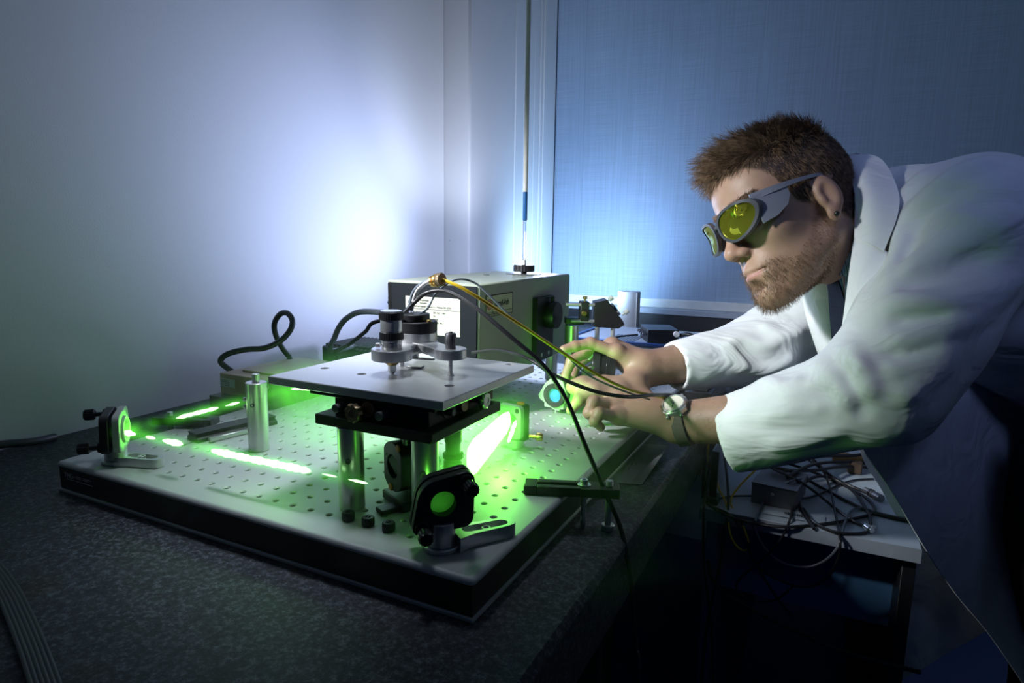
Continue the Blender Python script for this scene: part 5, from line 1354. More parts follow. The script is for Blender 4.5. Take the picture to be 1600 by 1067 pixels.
def hand_sdf(P, W, dig, wr):
    J = {k: [K(*q) for q in v] for k, v in dig.items()}
    d = None
    for k in ('index', 'middle', 'ring', 'little'):
        c = rc(P, W * 0.9 + J[k][0] * 0.1, J[k][0], wr * 0.72, .0118 if k != 'little' else .0108)
        d = c if d is None else smin(d, c, 0.016)
    mid = (J['index'][0] + J['little'][0] + W) / 3
    d = smin(d, rc(P, mid, (J['middle'][0] + J['ring'][0]) / 2, .017, .012), 0.016)
    d = smin(d, rc(P, W * .75 + J['thumb'][0] * .25, J['thumb'][0], wr * .6, .0155), 0.016)
    d = smin(d, rc(P, J['thumb'][0], J['thumb'][1], .0150, .0120), 0.014)
    f = None
    for k, j in J.items():
        r = RAD[k]; g = None
        for i in range(3):
            if k == 'thumb' and i == 0: continue
            c = rc(P, j[i], j[i + 1], r[i], r[i + 1]); g = c if g is None else smin(g, c, 0.004)
            if i: g = smin(g, np.linalg.norm(P - j[i].astype(np.float32), axis=1) - r[i] * 1.05, 0.003)
        d = smin(d, g, 0.0075) if k != 'thumb' else smin(d, g, 0.010)
    for k in ('index', 'middle', 'ring', 'little'):            # knuckles
        d = smin(d, np.linalg.norm(P - (J[k][0] + np.array([0, 0, 0.002])).astype(np.float32), axis=1) - RAD[k][0] * 1.08, 0.008)
    return d
def masked(P, c, R, fn, far=0.2):
    """evaluate fn only near c, a plain distance elsewhere"""
    q = np.linalg.norm(P - np.asarray(c, np.float32), axis=1)
    out = np.maximum(q - R, 0.02).astype(np.float32) + 0.012; m = q < R + 0.03
    if m.any(): out[m] = fn(P[m])
    return out
NK = from_head((-0.036, 0, -0.035))
def body_sdf(P):
    d = masked(P, from_head((0.01, 0, 0.01)), 0.19, lambda q: head_sdf(to_head(q).astype(np.float32)) * HS)
    d = smin(d, rc(P, NK, NB + np.array([0.0, 0.03, -0.01]), 0.057, 0.052), 0.022)
    d = smin(d, rc(P, from_head((-0.01, 0, -0.055)), NB + np.array([-0.03, -0.01, -0.05]), 0.042, 0.05), 0.02)
    t = rc(P, NB + (CH - NB) * 0.15, CH, 0.075, 0.115)
    t = smin(t, rc(P, CH, PE, 0.115, 0.125), 0.05)
    t = smin(t, rc(P, SHN, SHF, 0.055, 0.055), 0.05)
    d = smin(d, t, 0.04)
    for (S, E, W, dig, wr) in ((SHN, ELN, WRN, NEAR, .031), (SHF, ELF, WRF, FAR, .029)):
        a = rc(P, S, E, 0.052, 0.043); E2 = E + (np.array([0, 0, -0.030]) if E is ELN else 0); mid = E2 + (W - E2) * 0.3
        fr = 0.0415 if E is ELN else 0.036
        a = smin(a, rc(P, E2, mid, fr, fr), 0.02); a = smin(a, rc(P, mid, W, fr, wr), 0.02)
        c = W + (K(*dig['middle'][1]) - W) * 0.5
        a = smin(a, masked(P, c, 0.115, lambda q: hand_sdf(q, W, dig, wr)), 0.012)
        d = smin(d, a, 0.03)
    return d

# ---- coat
CUN, CUF = K(1136, 682, 0.925), K(1052, 573, 1.045)
def coat_base(P):
    t = rc(P, K(1405, 385, 0.99), K(1560, 440, 0.98), 0.112, 0.150)
    t = smin(t, rc(P, K(1560, 440, 0.98), K(1840, 590, 1.06), 0.150, 0.175), 0.05)
    t = smin(t, rc(P, K(1418, 352, 0.955), SHN, 0.084, 0.086), 0.03)
    a = rc(P, SHN + (CH - SHN) * 0.08, ELN + (SHN - ELN) * 0.35, 0.087, 0.077)
    a = smin(a, rc(P, ELN + (SHN - ELN) * 0.35, ELN, 0.077, 0.069), 0.03)
    a = smin(a, rc(P, ELN, CUN, 0.068, 0.056), 0.035)
    t = smin(t, a, 0.028)
    b = rc(P, SHF, ELF, 0.088, 0.062); b = smin(b, rc(P, ELF, CUF, 0.060, 0.041), 0.03)
    t = smin(t, b, 0.022)
    return t
def trace(px, py, f, t0=0.5, t1=1.6):
    d = ray(px, py); L = np.linalg.norm(d); t = t0
    for _ in range(90):
        v = float(f((CAM_C + d * t)[None].astype(np.float32))[0])
        if v < 0.0006: break
        t += v * 0.8 / L
        if t > t1: return None
    return CAM_C + d * t
FOLDS = [  # (pixel path of a fold, height, half width)
 ([(1300, 528), (1330, 552), (1352, 590), (1362, 632)], .010, .013), ([(1276, 560), (1305, 596), (1335, 640)], .007, .012),
 ([(1215, 622), (1265, 606), (1310, 578)], .006, .012), ([(1180, 660), (1240, 640), (1300, 632)], .004, .012),
 ([(1372, 486), (1420, 470), (1480, 474), (1540, 460), (1600, 430)], .011, .013), ([(1398, 432), (1450, 397), (1515, 368), (1600, 338)], .012, .014),
 ([(1380, 535), (1440, 525), (1510, 500), (1590, 440)], .009, .014), ([(1375, 580), (1430, 570), (1500, 530)], .007, .013),
 ([(1392, 412), (1410, 352), (1446, 304), (1500, 268), (1560, 252)], .012, .011), ([(1388, 360), (1404, 316), (1430, 283), (1458, 262)], .008, .011),
 ([(1383, 446), (1400, 404), (1422, 368)], .008, .010), ([(1395, 630), (1440, 600), (1500, 550)], .007, .013),
 ([(1190, 700), (1260, 688), (1330, 672)], .004, .012),
 ([(1150, 565), (1180, 578), (1210, 574), (1245, 558)], .007, .010), ([(1130, 535), (1160, 530), (1195, 540), (1230, 528)], .006, .010), ([(1185, 508), (1225, 522), (1265, 512)], .006, .010), ([(1160, 598), (1210, 600), (1260, 590)], .005, .010),
 ([(1480, 330), (1530, 345), (1590, 328)], .006, .014)]
GROOV = [([(1404, 424), (1430, 362), (1470, 316), (1525, 288)], .008, .008), ([(1385, 506), (1450, 496), (1545, 478)], .007, .010), ([(1400, 456), (1470, 428), (1560, 398)], .007, .011), ([(1370, 562), (1440, 548), (1510, 520)], .005, .010), ([(1320, 575), (1345, 620), (1350, 660)], .005, .010)]
FP = []
for lst, sg in ((FOLDS, 1), (GROOV, -1)):
    for (pth, hgt, wd) in lst:
        pts = [trace(x, y, coat_base) for x, y in pth]
        pts = [p for p in pts if p is not None]
        if len(pts) > 1: FP.append((np.array([tuple(v) for v in spline(pts, 4)]), sg * hgt, wd))
def seg_dist(P, poly):
    best = np.full(len(P), 9, np.float32); tt = np.zeros(len(P), np.float32); n = len(poly) - 1
    for i in range(n):
        a = poly[i].astype(np.float32); ab = (poly[i + 1] - poly[i]).astype(np.float32)
        t = np.clip(((P - a) @ ab) / max(float(ab @ ab), 1e-9), 0, 1)
        q = np.linalg.norm(P - a - t[:, None] * ab, axis=1)
        m = q < best; best[m] = q[m]; tt[m] = (i + t[m]) / n
    return best, tt
def wob(P, s, seed):
    r = np.random.default_rng(seed); out = np.zeros(len(P), np.float32)
    for k in range(4):
        w = r.normal(size=3).astype(np.float32) * s; out += np.sin(P @ w + r.uniform(0, 6)) / 4
    return out
def coat_sdf(P):
    d = coat_base(P)
    m = np.abs(d) < 0.05
    if m.any():
        Q = P[m]; dd = np.zeros(len(Q), np.float32)
        for (poly, hgt, wd) in FP:
            c = poly.mean(0); R = np.linalg.norm(poly - c, axis=1).max() + wd * 3
            k = np.linalg.norm(Q - c.astype(np.float32), axis=1) < R
            if k.any():
                q, t = seg_dist(Q[k], poly)
                dd[k] += 1.35 * hgt * np.exp(-(q / wd) ** 2) * np.clip(np.minimum(t, 1 - t) * 5 + 0.15, 0, 1)
        dd += 0.0022 * wob(Q, 34, 3) + 0.0012 * wob(Q, 80, 5)
        d = d.copy(); d[m] -= dd
    # sleeves cut off square at the cuffs and opened up
    for (c, e, r0, r1) in ((CUN, ELN, 0.0495, 0.044), (CUF, ELF, 0.0345, 0.034)):
        ax = (c - e) / np.linalg.norm(c - e); ax = ax.astype(np.float32)
        if c is CUN:
            cut = ax + np.array([0.0, 0.0, 0.10], np.float32); cut /= np.linalg.norm(cut)
        else: cut = ax
        h = (P - c.astype(np.float32)) @ cut; pd = P - c.astype(np.float32); near = (np.linalg.norm(pd, axis=1) < 0.13) & (np.linalg.norm(pd - (pd @ ax)[:, None] * ax, axis=1) < (0.082 if c is CUN else 0.060))
        d = np.where(near, np.maximum(d, h), d)
        d = np.where(near, np.maximum(d, -rc(P, c + ax * 0.03, c - ax * 0.035, r0, r1)), d)
    # neck opening between the lapels
    d = smax(d, -rc(P, K(1285, 350, 0.92), K(1338, 352, 0.945), 0.066, 0.048), 0.008)
    d = smax(d, -rc(P, K(1300, 440, 0.90), K(1330, 520, 0.93), 0.045, 0.040), 0.010)
    return d

man = thing('person', 'bearded man in white lab coat and tinted goggles leaning over the optical board', 'person', (0.98, 0.62, FL))
MO = np.array([0.98, 0.62, FL])

# ---- skin
def tone_mat(name, rough, bump, bs, sss=0.0):
    m, N, L, P = new_mat(name)
    at = N.new('ShaderNodeAttribute'); at.attribute_name = 'tone'
    tc = N.new('ShaderNodeTexCoord'); nz = N.new('ShaderNodeTexNoise'); nz.inputs['Scale'].default_value = 60; nz.inputs['Detail'].default_value = 5
    L.new(tc.outputs['Object'], nz.inputs['Vector'])
    mr = N.new('ShaderNodeMapRange'); mr.inputs[3].default_value = 0.84; mr.inputs[4].default_value = 1.16; L.new(nz.outputs['Fac'], mr.inputs[0])
    sc = N.new('ShaderNodeVectorMath'); sc.operation = 'SCALE'; L.new(at.outputs['Color'], sc.inputs[0]); L.new(mr.outputs[0], sc.inputs['Scale'])
    L.new(sc.outputs[0], P.inputs['Base Color'])
    P.inputs['Roughness'].default_value = rough
    if sss:
        P.inputs['Subsurface Weight'].default_value = sss; P.inputs['Subsurface Radius'].default_value = (0.012, 0.005, 0.003); P.inputs['Subsurface Scale'].default_value = 0.35
    n2 = N.new('ShaderNodeTexNoise'); n2.inputs['Scale'].default_value = bs; n2.inputs['Detail'].default_value = 3
    L.new(tc.outputs['Object'], n2.inputs['Vector'])
    bp = N.new('ShaderNodeBump'); bp.inputs['Strength'].default_value = bump; bp.inputs['Distance'].default_value = 0.0015
    L.new(n2.outputs['Fac'], bp.inputs['Height']); L.new(bp.outputs[0], P.inputs['Normal'])
    return m
M['skin'] = tone_mat('skin', 0.48, 0.16, 500, 0.12)
lo = np.minimum.reduce([WRN, WRF, K(878, 546, 1.0), K(900, 660, 0.9), HO - 0.15]) - 0.04
hi = np.array([1.12, 0.92, 0.50])
lo = np.array([0.31, 0.26, -0.06])
pos, quads = grow(body_sdf, lo, hi, 0.0022)
pos = smooth(pos, quads, 1, 0.35)
q = to_head(pos); inhead = (np.linalg.norm(q - np.array([0.01, 0, 0.01]), axis=1) < 0.19)
a_ = np.abs(q[:, 1]); f_, u_ = q[:, 0], q[:, 2]
def sstep(x, a, b): t = np.clip((x - a) / (b - a), 0, 1); return t * t * (3 - 2 * t)
def hair_mask(f, a, u):
    line = np.interp(f, [-0.12, -0.06, -0.035, -0.024, -0.004, 0.012, 0.030, 0.052, 0.074, 0.095], [-0.045, -0.045, -0.030, 0.030, 0.026, 0.000, 0.010, 0.058, 0.082, 0.084])
    return sstep(u - line, -0.003, 0.008)
def beard_mask(f, a, u):
    jl = np.interp(f, [-0.02, 0.0, 0.03, 0.055, 0.075, 0.10], [0.010, 0.004, -0.040, -0.060, -0.050, -0.046])
    b = sstep(jl - u, -0.006, 0.012) * sstep(f, -0.016, 0.004) * (1 - sstep(-u, 0.110, 0.124) * sstep(0.06 - f, 0, 0.03))
    lips = np.exp(-((u + 0.0605) / 0.0085) ** 2) * (a < 0.024) * (f > 0.08)
    nose = sstep(u, -0.046, -0.040) * (f > 0.082)
    return np.clip(b - lips * 1.3 - nose, 0, 1)
cols = np.tile(np.array([0.43, 0.265, 0.185]), (len(pos), 1))
hm = hair_mask(f_, a_, u_) * inhead; bm2 = beard_mask(f_, a_, u_) * inhead
cols[~inhead] *= 0.8
ear = inhead & (a_ > 0.0735) & (f_ > -0.034) & (f_ < 0.010) & (u_ > -0.04) & (u_ < 0.033)
hm[ear] = 0; bm2[ear] = 0
lip = np.exp(-((u_ + 0.0635) / 0.0055) ** 2) * (a_ < 0.021) * (f_ > 0.082) * inhead
flush = np.exp(-(((f_ - 0.11) / 0.02) ** 2 + (a_ / 0.02) ** 2 + ((u_ + 0.025) / 0.02) ** 2)) * inhead * 0.5 + ear * 0.35
cols = cols * (1 - 0.5 * lip[:, None]) + np.array([0.46, 0.16, 0.17]) * 0.5 * lip[:, None]
cols = cols * (1 - 0.45 * flush[:, None]) + np.array([0.55, 0.24, 0.18]) * 0.45 * flush[:, None]
cols = cols * (1 - 0.30 * bm2[:, None]) + np.array([0.17, 0.095, 0.05]) * 0.30 * bm2[:, None]
cols = cols * (1 - hm[:, None]) + np.array([0.045, 0.027, 0.017]) * hm[:, None]
np_mesh('body', pos, quads, M['skin'], man, MO, cols)

# ---- hair as strands
def strands(name, roots, dirs, nrm, length, lift, r, m, label, npt=6, curl=0.0, droop=0.0):
    n = len(roots); s = np.linspace(0, 1, npt)[None, :, None]
    L = length[:, None, None]
    w = np.random.default_rng(11).normal(size=(n, 1, 3)) * curl
    P = roots[:, None, :] + L * (nrm[:, None, :] * lift[:, None, None] * np.sin(s * 1.75) * 0.9 + dirs[:, None, :] * s ** 1.35 + w * s * s) - np.array([0, 0, 1.0]) * droop * L * s ** 2
    h = bpy.data.hair_curves.new(name); h.add_curves([npt] * n)
    h.points.foreach_set('position', (P - MO).astype(np.float32).ravel())
    rad = np.tile(np.linspace(1, 0.35, npt), n) * r
    h.points.foreach_set('radius', rad.astype(np.float32))
    h.materials.append(m)
    o = bpy.data.objects.new(name, h); COL.objects.link(o); o.parent = man
    if label: o['label'] = label
    return o
def hair_mat(name, c0, c1):
    m, N, L, P = new_mat(name)
    tc = N.new('ShaderNodeTexCoord'); nz = N.new('ShaderNodeTexNoise'); nz.inputs['Scale'].default_value = 140; nz.inputs['Detail'].default_value = 4
    L.new(tc.outputs['Object'], nz.inputs['Vector'])
    cr = N.new('ShaderNodeValToRGB'); cr.color_ramp.elements[0].position = 0.35; cr.color_ramp.elements[1].position = 0.68
    cr.color_ramp.elements[0].color = (*c0, 1); cr.color_ramp.elements[1].color = (*c1, 1)
    L.new(nz.outputs['Fac'], cr.inputs[0]); L.new(cr.outputs[0], P.inputs['Base Color'])
    P.inputs['Roughness'].default_value = 0.5; P.inputs['Specular IOR Level'].default_value = 0.3
    return m
M['hair'] = hair_mat('brown_hair', (0.085, 0.052, 0.032), (0.34, 0.22, 0.135))
M['beard'] = hair_mat('light_brown_beard', (0.10, 0.055, 0.028), (0.26, 0.16, 0.085))
tri = quads; ctr_ = pos[tri].mean(1)
nrm_ = np.cross(pos[tri[:, 2]] - pos[tri[:, 0]], pos[tri[:, 3]] - pos[tri[:, 1]]); area = np.linalg.norm(nrm_, axis=1); nrm_ /= area[:, None] + 1e-12
fm = hm[tri].mean(1); fb = bm2[tri].mean(1)
def pick(wgt, n, seed):
    r = np.random.default_rng(seed); p = wgt / wgt.sum(); i = r.choice(len(wgt), n, p=p)
    w = r.dirichlet((1, 1, 1, 1), n); return (pos[tri[i]] * w[:, :, None]).sum(1), nrm_[i]
def unit(v): return v / (np.linalg.norm(v, axis=-1, keepdims=True) + 1e-12)
R0, N0 = pick(np.where(fm > 0.5, area, 0), 26000, 1)
qh = to_head(R0); topness = sstep(qh[:, 2], 0.070, 0.115)
front = sstep(qh[:, 0], 0.0, 0.08)
rr = np.random.default_rng(2)
dh = np.stack([0.55 * topness + 0.25 * front * topness - 0.30 * (1 - topness), 0.30 * topness * np.sign(qh[:, 1] + 0.02) * (1 - front) - 0.35 * topness * front, 0.20 * topness - 0.85 * (1 - topness)], 1)
clump = np.stack([wob(R0.astype(np.float32), 150, 20 + k) for k in range(3)], 1)
dh = dh + 0.55 * clump * (0.35 + 0.65 * topness[:, None]) + rr.normal(size=dh.shape) * 0.10
dirs = unit(dh @ HM)
lenh = (0.008 + 0.010 * topness + 0.020 * front * topness) * rr.uniform(0.7, 1.15, len(R0))
strands('hair', R0, dirs, N0, lenh, 0.15 + 0.30 * topness, 0.00028, M['hair'], 'short brown hair swept forward on top')
R0, N0 = pick(np.where(fb > 0.3, area * fb, 0), 4200, 3)
dirs = unit((np.stack([np.full(len(R0), 0.15), np.zeros(len(R0)), np.full(len(R0), -0.9)], 1) + rr.normal(size=(len(R0), 3)) * 0.35) @ HM)
qh = to_head(R0); chin = sstep(qh[:, 0], 0.03, 0.075)
strands('beard', R0, dirs, N0, (0.0025 + 0.0040 * chin) * rr.uniform(0.7, 1.2, len(R0)), np.full(len(R0), 0.55), 0.00017, M['beard'], 'short light brown beard', 4)
eb = np.exp(-((u_ - 0.040 - 0.1 * (a_ - 0.03)) / 0.0045) ** 2) * (a_ > 0.012) * (a_ < 0.052) * (f_ > 0.055) * inhead
R0, N0 = pick(np.where(eb[tri].mean(1) > 0.35, area, 0), 900, 5)
sg = np.sign(to_head(R0)[:, 1])
dirs = unit((np.stack([np.full(len(R0), -0.2), sg * 0.8, np.full(len(R0), 0.35)], 1) + rr.normal(size=(len(R0), 3)) * 0.2) @ HM)
strands('eyebrows', R0, dirs, N0, 0.007 * rr.uniform(0.7, 1.2, len(R0)), np.full(len(R0), 0.3), 0.00022, M['hair'], None, 4)
# forearm hair
fw = np.zeros(len(tri))
for (W, E, lim) in ((WRN, CUN, 0.10), (WRF, CUF, 0.08)):
    ax = unit(E - W); t_ = (ctr_ - W) @ ax; dd = np.linalg.norm(ctr_ - W - t_[:, None] * ax, axis=1)
    fw += ((t_ > -0.012) & (t_ < lim) & (dd < 0.055))
R0, N0 = pick(np.where(fw > 0, area, 0), 1800, 6)
dirs = unit(np.tile(np.array([-0.2, -0.5, -0.6]), (len(R0), 1)) + rr.normal(size=(len(R0), 3)) * 0.45)
strands('forearm_hair', R0, dirs, N0, 0.009 * rr.uniform(0.5, 1.2, len(R0)), np.full(len(R0), 0.25), 0.00007, M['beard'], None, 4)
# eyes, ear stud
eye_m, eN, eL, eP = new_mat('eye'); eP.inputs['Base Color'].default_value = (0.55, 0.53, 0.5, 1); eP.inputs['Roughness'].default_value = 0.15
for s in (1, -1):
    c = from_head((0.0755, 0.032 * s, 0.0115)); e = part('eye', MB().ball(c, 0.0122, 20), eye_m, man)
    c2 = from_head((0.0868, 0.032 * s, 0.0105)); part('iris', MB().ball(c2, 0.0052, 14, (0.6, 0.6, 1)), M['black_gloss'], e)
part('ear_stud', MB().ball(from_head((-0.0065, 0.0825, -0.0275)), 0.0036, 16), M['black_gloss'], man, 'black ear stud')

# ---- goggles
gl_m, lN, lL, lP = new_mat('yellow_green_filter_glass')
lP.inputs['Base Color'].default_value = (0.42, 0.46, 0.05, 1); lP.inputs['Metallic'].default_value = 0.85; lP.inputs['Roughness'].default_value = 0.04
_tc = lN.new('ShaderNodeTexCoord'); _n = lN.new('ShaderNodeTexNoise'); _n.inputs['Scale'].default_value = 25
_cr = lN.new('ShaderNodeValToRGB'); _cr.color_ramp.elements[0].color = (0.34, 0.42, 0.04, 1); _cr.color_ramp.elements[1].color = (0.55, 0.50, 0.05, 1)
lL.new(_tc.outputs['Object'], _n.inputs['Vector']); lL.new(_n.outputs['Fac'], _cr.inputs[0]); lL.new(_cr.outputs[0], lP.inputs['Base Color'])
M['goggle'] = mat('grey_goggle_plastic', (0.065, 0.07, 0.085), 0.38)
M['goggle_light'] = mat('light_grey_goggle_plastic', (0.24, 0.26, 0.32), 0.42)
def HP(p): return tuple(from_head(p))
gog = part('goggles', MB().tube([HP((0.1155, 0.010, 0.018)), HP((0.1185, 0.0, 0.0215)), HP((0.1155, -0.010, 0.018))], 0.0034, 10, 6), M['goggle'], man, 'grey laser goggles')
def lens_pts(s, k, grow_=0.0, back=0.0):
    out = []
    for i in range(k):
        a = 2 * PI * i / k; c, sn = math.cos(a), math.sin(a)
        w = 0.0300 + grow_; hgt = (0.0220 if sn > 0 else 0.0235) + grow_
        x = w * math.copysign(abs(c) ** 0.78, c); z = hgt * math.copysign(abs(sn) ** 0.80, sn)
        if sn < 0: x *= 1 - 0.13 * abs(sn)
        y = 0.0380 + x + (0.004 * (z / 0.02) if x > 0 else 0)
        f = 0.1165 - 0.0052 * ((y - 0.0375) / 0.027) - 0.010 * max(0, (y - 0.0375) / 0.027) ** 2 - back - 0.06 * (0.02 - z) * 0.25
        out.append((f, y * s, 0.0135 + z))
    return out
for s in (1, -1):
    k = 40
    o_, i_ = lens_pts(s, k, 0.0032), lens_pts(s, k, -0.0006)
    ob, ib = lens_pts(s, k, 0.0030, 0.007), lens_pts(s, k, -0.0004, 0.007)
    rim = MB(); ring_ = [o_, i_, ib, ob]
    vs = [HP(p) for r_ in ring_ for p in r_]; fs = []
    for a_i in range(4):
        for j in range(k):
            q_ = (a_i * k + j, a_i * k + (j + 1) % k, ((a_i + 1) % 4) * k + (j + 1) % k, ((a_i + 1) % 4) * k + j)
            fs.append(q_ if s > 0 else q_[::-1])
    rim._add(vs, fs); part('rim', rim, M['goggle'], gog)
    le = MB(); ip = lens_pts(s, k, 0.0, 0.0022); cen = np.mean(ip, 0); cen[0] += 0.0012
    mid = [tuple(np.array(p) * 0.55 + cen * 0.45 + np.array([0.0007, 0, 0])) for p in ip]
    vs = [HP(p) for p in ip] + [HP(p) for p in mid] + [HP(cen)]
    fs = [(j, (j + 1) % k, k + (j + 1) % k, k + j) for j in range(k)] + [(k + j, k + (j + 1) % k, 2 * k) for j in range(k)]
    if s < 0: fs = [f[::-1] for f in fs]
    le._add(vs, fs); part('lens', le, gl_m, gog, 'mirrored yellow-green lens')
    # side shield and temple arm
    A = np.array([(0.0945, 0.0675, 0.0345), (0.0700, 0.0735, 0.0345), (0.0500, 0.0770, 0.0355), (0.0440, 0.0775, 0.0350)])
    Bt = np.array([(0.0925, 0.0665, -0.0060), (0.0700, 0.0715, -0.0020), (0.0520, 0.0755, 0.0080), (0.0440, 0.0770, 0.0200)])
    rows = [[HP((p[0] * (1 - t_) + q_[0] * t_, (p[1] * (1 - t_) + q_[1] * t_) * s, p[2] * (1 - t_) + q_[2] * t_)) for t_ in np.linspace(0, 1, 5)] for p, q_ in zip(A, Bt)]
    part('side_shield', MB().grid(rows, 0.0018 * s), M['goggle_light'], gog)
    arm = [(0.0960, 0.0660, 0.0335), (0.0600, 0.0765, 0.0345), (0.0250, 0.0800, 0.0350), (0.0020, 0.0800, 0.0345), (-0.0120, 0.0795, 0.0320), (-0.0230, 0.0780, 0.0200)]
    pa = [Vector(HP((p[0], p[1] * s, p[2]))) for p in arm]
    sm = spline(pa, 6); rows = []
    for j, p in enumerate(sm):
        w_ = 0.0052 - 0.0028 * min(1, j / 14)
        up = Vector(tuple(HU)) * w_; rows.append([tuple(p + up), tuple(p - up)])
    part('temple_arm', MB().grid(rows, 0.0022 * s), M['goggle_light'], gog)
dl = MB()
for j in range(11):
    f0 = 0.083 - 0.0028 * j; y0 = 0.0668 + 0.0062 * (0.083 - f0) / 0.028
    c = from_head((f0, y0 + 0.0022, 0.0315))
    dl.box(c, (0.0016, 0.0006, 0.003 if j % 3 else 0.0040), 0.0001, Matrix(((HF[0], HL[0], HU[0], 0), (HF[1], HL[1], HU[1], 0), (HF[2], HL[2], HU[2], 0), (0, 0, 0, 1))))
part('printed_word', dl, M['black_print'], gog, 'small dark print along the temple arm')

# ---- lab coat
def cloth_mat(name, col, bump=0.10):
    m, N, L, P = new_mat(name)
    tc = N.new('ShaderNodeTexCoord'); nz = N.new('ShaderNodeTexNoise'); nz.inputs['Scale'].default_value = 900; nz.inputs['Detail'].default_value = 2
    L.new(tc.outputs['Object'], nz.inputs['Vector'])
    mx = N.new('ShaderNodeMix'); mx.data_type = 'RGBA'
    mx.inputs[6].default_value = (*[c * 0.95 for c in col], 1); mx.inputs[7].default_value = (*[min(1, c * 1.05) for c in col], 1)
    L.new(nz.outputs['Fac'], mx.inputs[0]); L.new(mx.outputs[2], P.inputs['Base Color'])
    P.inputs['Roughness'].default_value = 0.8; P.inputs['Specular IOR Level'].default_value = 0.2
    P.inputs['Sheen Weight'].default_value = 0.15
    mp = N.new('ShaderNodeMapping'); mp.inputs['Rotation'].default_value = (0.3, 0.5, 0.6); mp.inputs['Scale'].default_value = (6, 22, 14)
    L.new(tc.outputs['Object'], mp.inputs[0])
    n2 = N.new('ShaderNodeTexNoise'); n2.inputs['Scale'].default_value = 1.0; n2.inputs['Detail'].default_value = 3; n2.inputs['Distortion'].default_value = 0.8
    L.new(mp.outputs[0], n2.inputs['Vector'])
    bp = N.new('ShaderNodeBump'); bp.inputs['Strength'].default_value = 0.55; bp.inputs['Distance'].default_value = 0.02
    L.new(n2.outputs['Fac'], bp.inputs['Height']); L.new(bp.outputs[0], P.inputs['Normal'])
    return m
M['coat'] = cloth_mat('white_cotton', (0.76, 0.78, 0.80))
cp, cq_ = grow(coat_sdf, (0.42, 0.24, -0.14), (1.16, 0.96, 0.50), 0.0034)
cp = smooth(cp, cq_, 5, 0.5)
coat = np_mesh('lab_coat', cp, cq_, M['coat'], man, MO, None, 'white lab coat')
def sheet(name, rows, m, parent, thick=0.003, label=None, dense=5, flip=False):
    """cloth piece from rows of (pixel, pixel, depth) points, smoothed both ways"""
    A = [[Vector(tuple(K(*p))) for p in r] for r in rows]
    A = [spline(r, dense) for r in A]
    cols_ = [spline([r[j] for r in A], dense) for j in range(len(A[0]))]
    G = [[tuple(c[i]) for c in cols_] for i in range(len(cols_[0]))]
    if flip: G = [r[::-1] for r in G]
    return part(name, MB().grid(G, thick), m, parent, label, sharp=60)
# collar and lapel on the near side, then those on the far side
sheet('collar', [[(1309, 263, .955), (1322, 247, .945), (1340, 237, .925)], [(1325, 268, .925), (1338, 255, .91), (1378, 254, .90)], [(1338, 300, .885), (1358, 296, .868), (1401, 300, .86)], [(1339, 345, .872), (1362, 345, .850), (1402, 335, .842)], [(1338, 372, .868), (1358, 380, .848), (1381, 393, .838)]], M['coat'], coat, 0.004)
sheet('lapel', [[(1338, 368, .870), (1358, 378, .853), (1385, 396, .842)], [(1334, 395, .868), (1356, 405, .848), (1382, 415, .836)], [(1328, 443, .868), (1350, 450, .845), (1377, 460, .833)], [(1320, 505, .872), (1340, 510, .850), (1366, 512, .838)], [(1310, 560, .885), (1326, 566, .868), (1345, 572, .85)]], M['coat'], coat, 0.004)
sheet('lapel', [[(1243, 415, 1.02), (1268, 412, .985), (1296, 415, .975)], [(1255, 450, 1.01), (1276, 450, .975), (1300, 452, .965)], [(1262, 490, 1.01), (1284, 492, .972), (1306, 495, .962)], [(1276, 535, 1.01), (1294, 535, .975), (1313, 535, .965)], [(1290, 575, 1.01), (1305, 575, .98), (1322, 575, .97)]], M['coat'], coat, 0.004)
M['coat_in'] = M['coat']
# front panels hanging open
def wave(i, a=0.012): return a * math.sin(i * 1.9) + 0.5 * a * math.sin(i * 3.1 + 1)
LE = [(1400, 500), (1338, 612), (1343, 690), (1392, 768), (1440, 850), (1490, 925), (1540, 985), (1582, 1045), (1625, 1110)]
rows = []
for j, (x, y) in enumerate(LE):
    xs = np.linspace(x, 1830, 9)
    rows.append([(xx, y, (0.985 if j == 0 else 0.845) + 0.33 * (xx - 1340) / 490 * (0.2 if j == 0 else 1) + wave(i + 0.25 * j, 0.008)) for i, xx in enumerate(xs)])
sheet('front_panel', rows, M['coat'], coat, 0.0016, None, 4)
LE = [(1335, 680, 715), (1352, 725, 735), (1372, 756, 760), (1404, 812, 815), (1440, 868, 870), (1430, 905, 890), (1418, 960, 925), (1409, 1010, 955), (1402, 1066, 985)]
rows = []
for j, (x, y, y2) in enumerate(LE):
    xs = np.linspace(x, 1560, 6)
    rows.append([(xx, y + (y2 - y) * (xx - x) / (1540 - x) , 1.02 + wave(i * 1.3 + 0.2 * j, 0.008)) for i, xx in enumerate(xs)])
sheet('front_panel', rows, M['coat'], coat, 0.0016, None, 4)
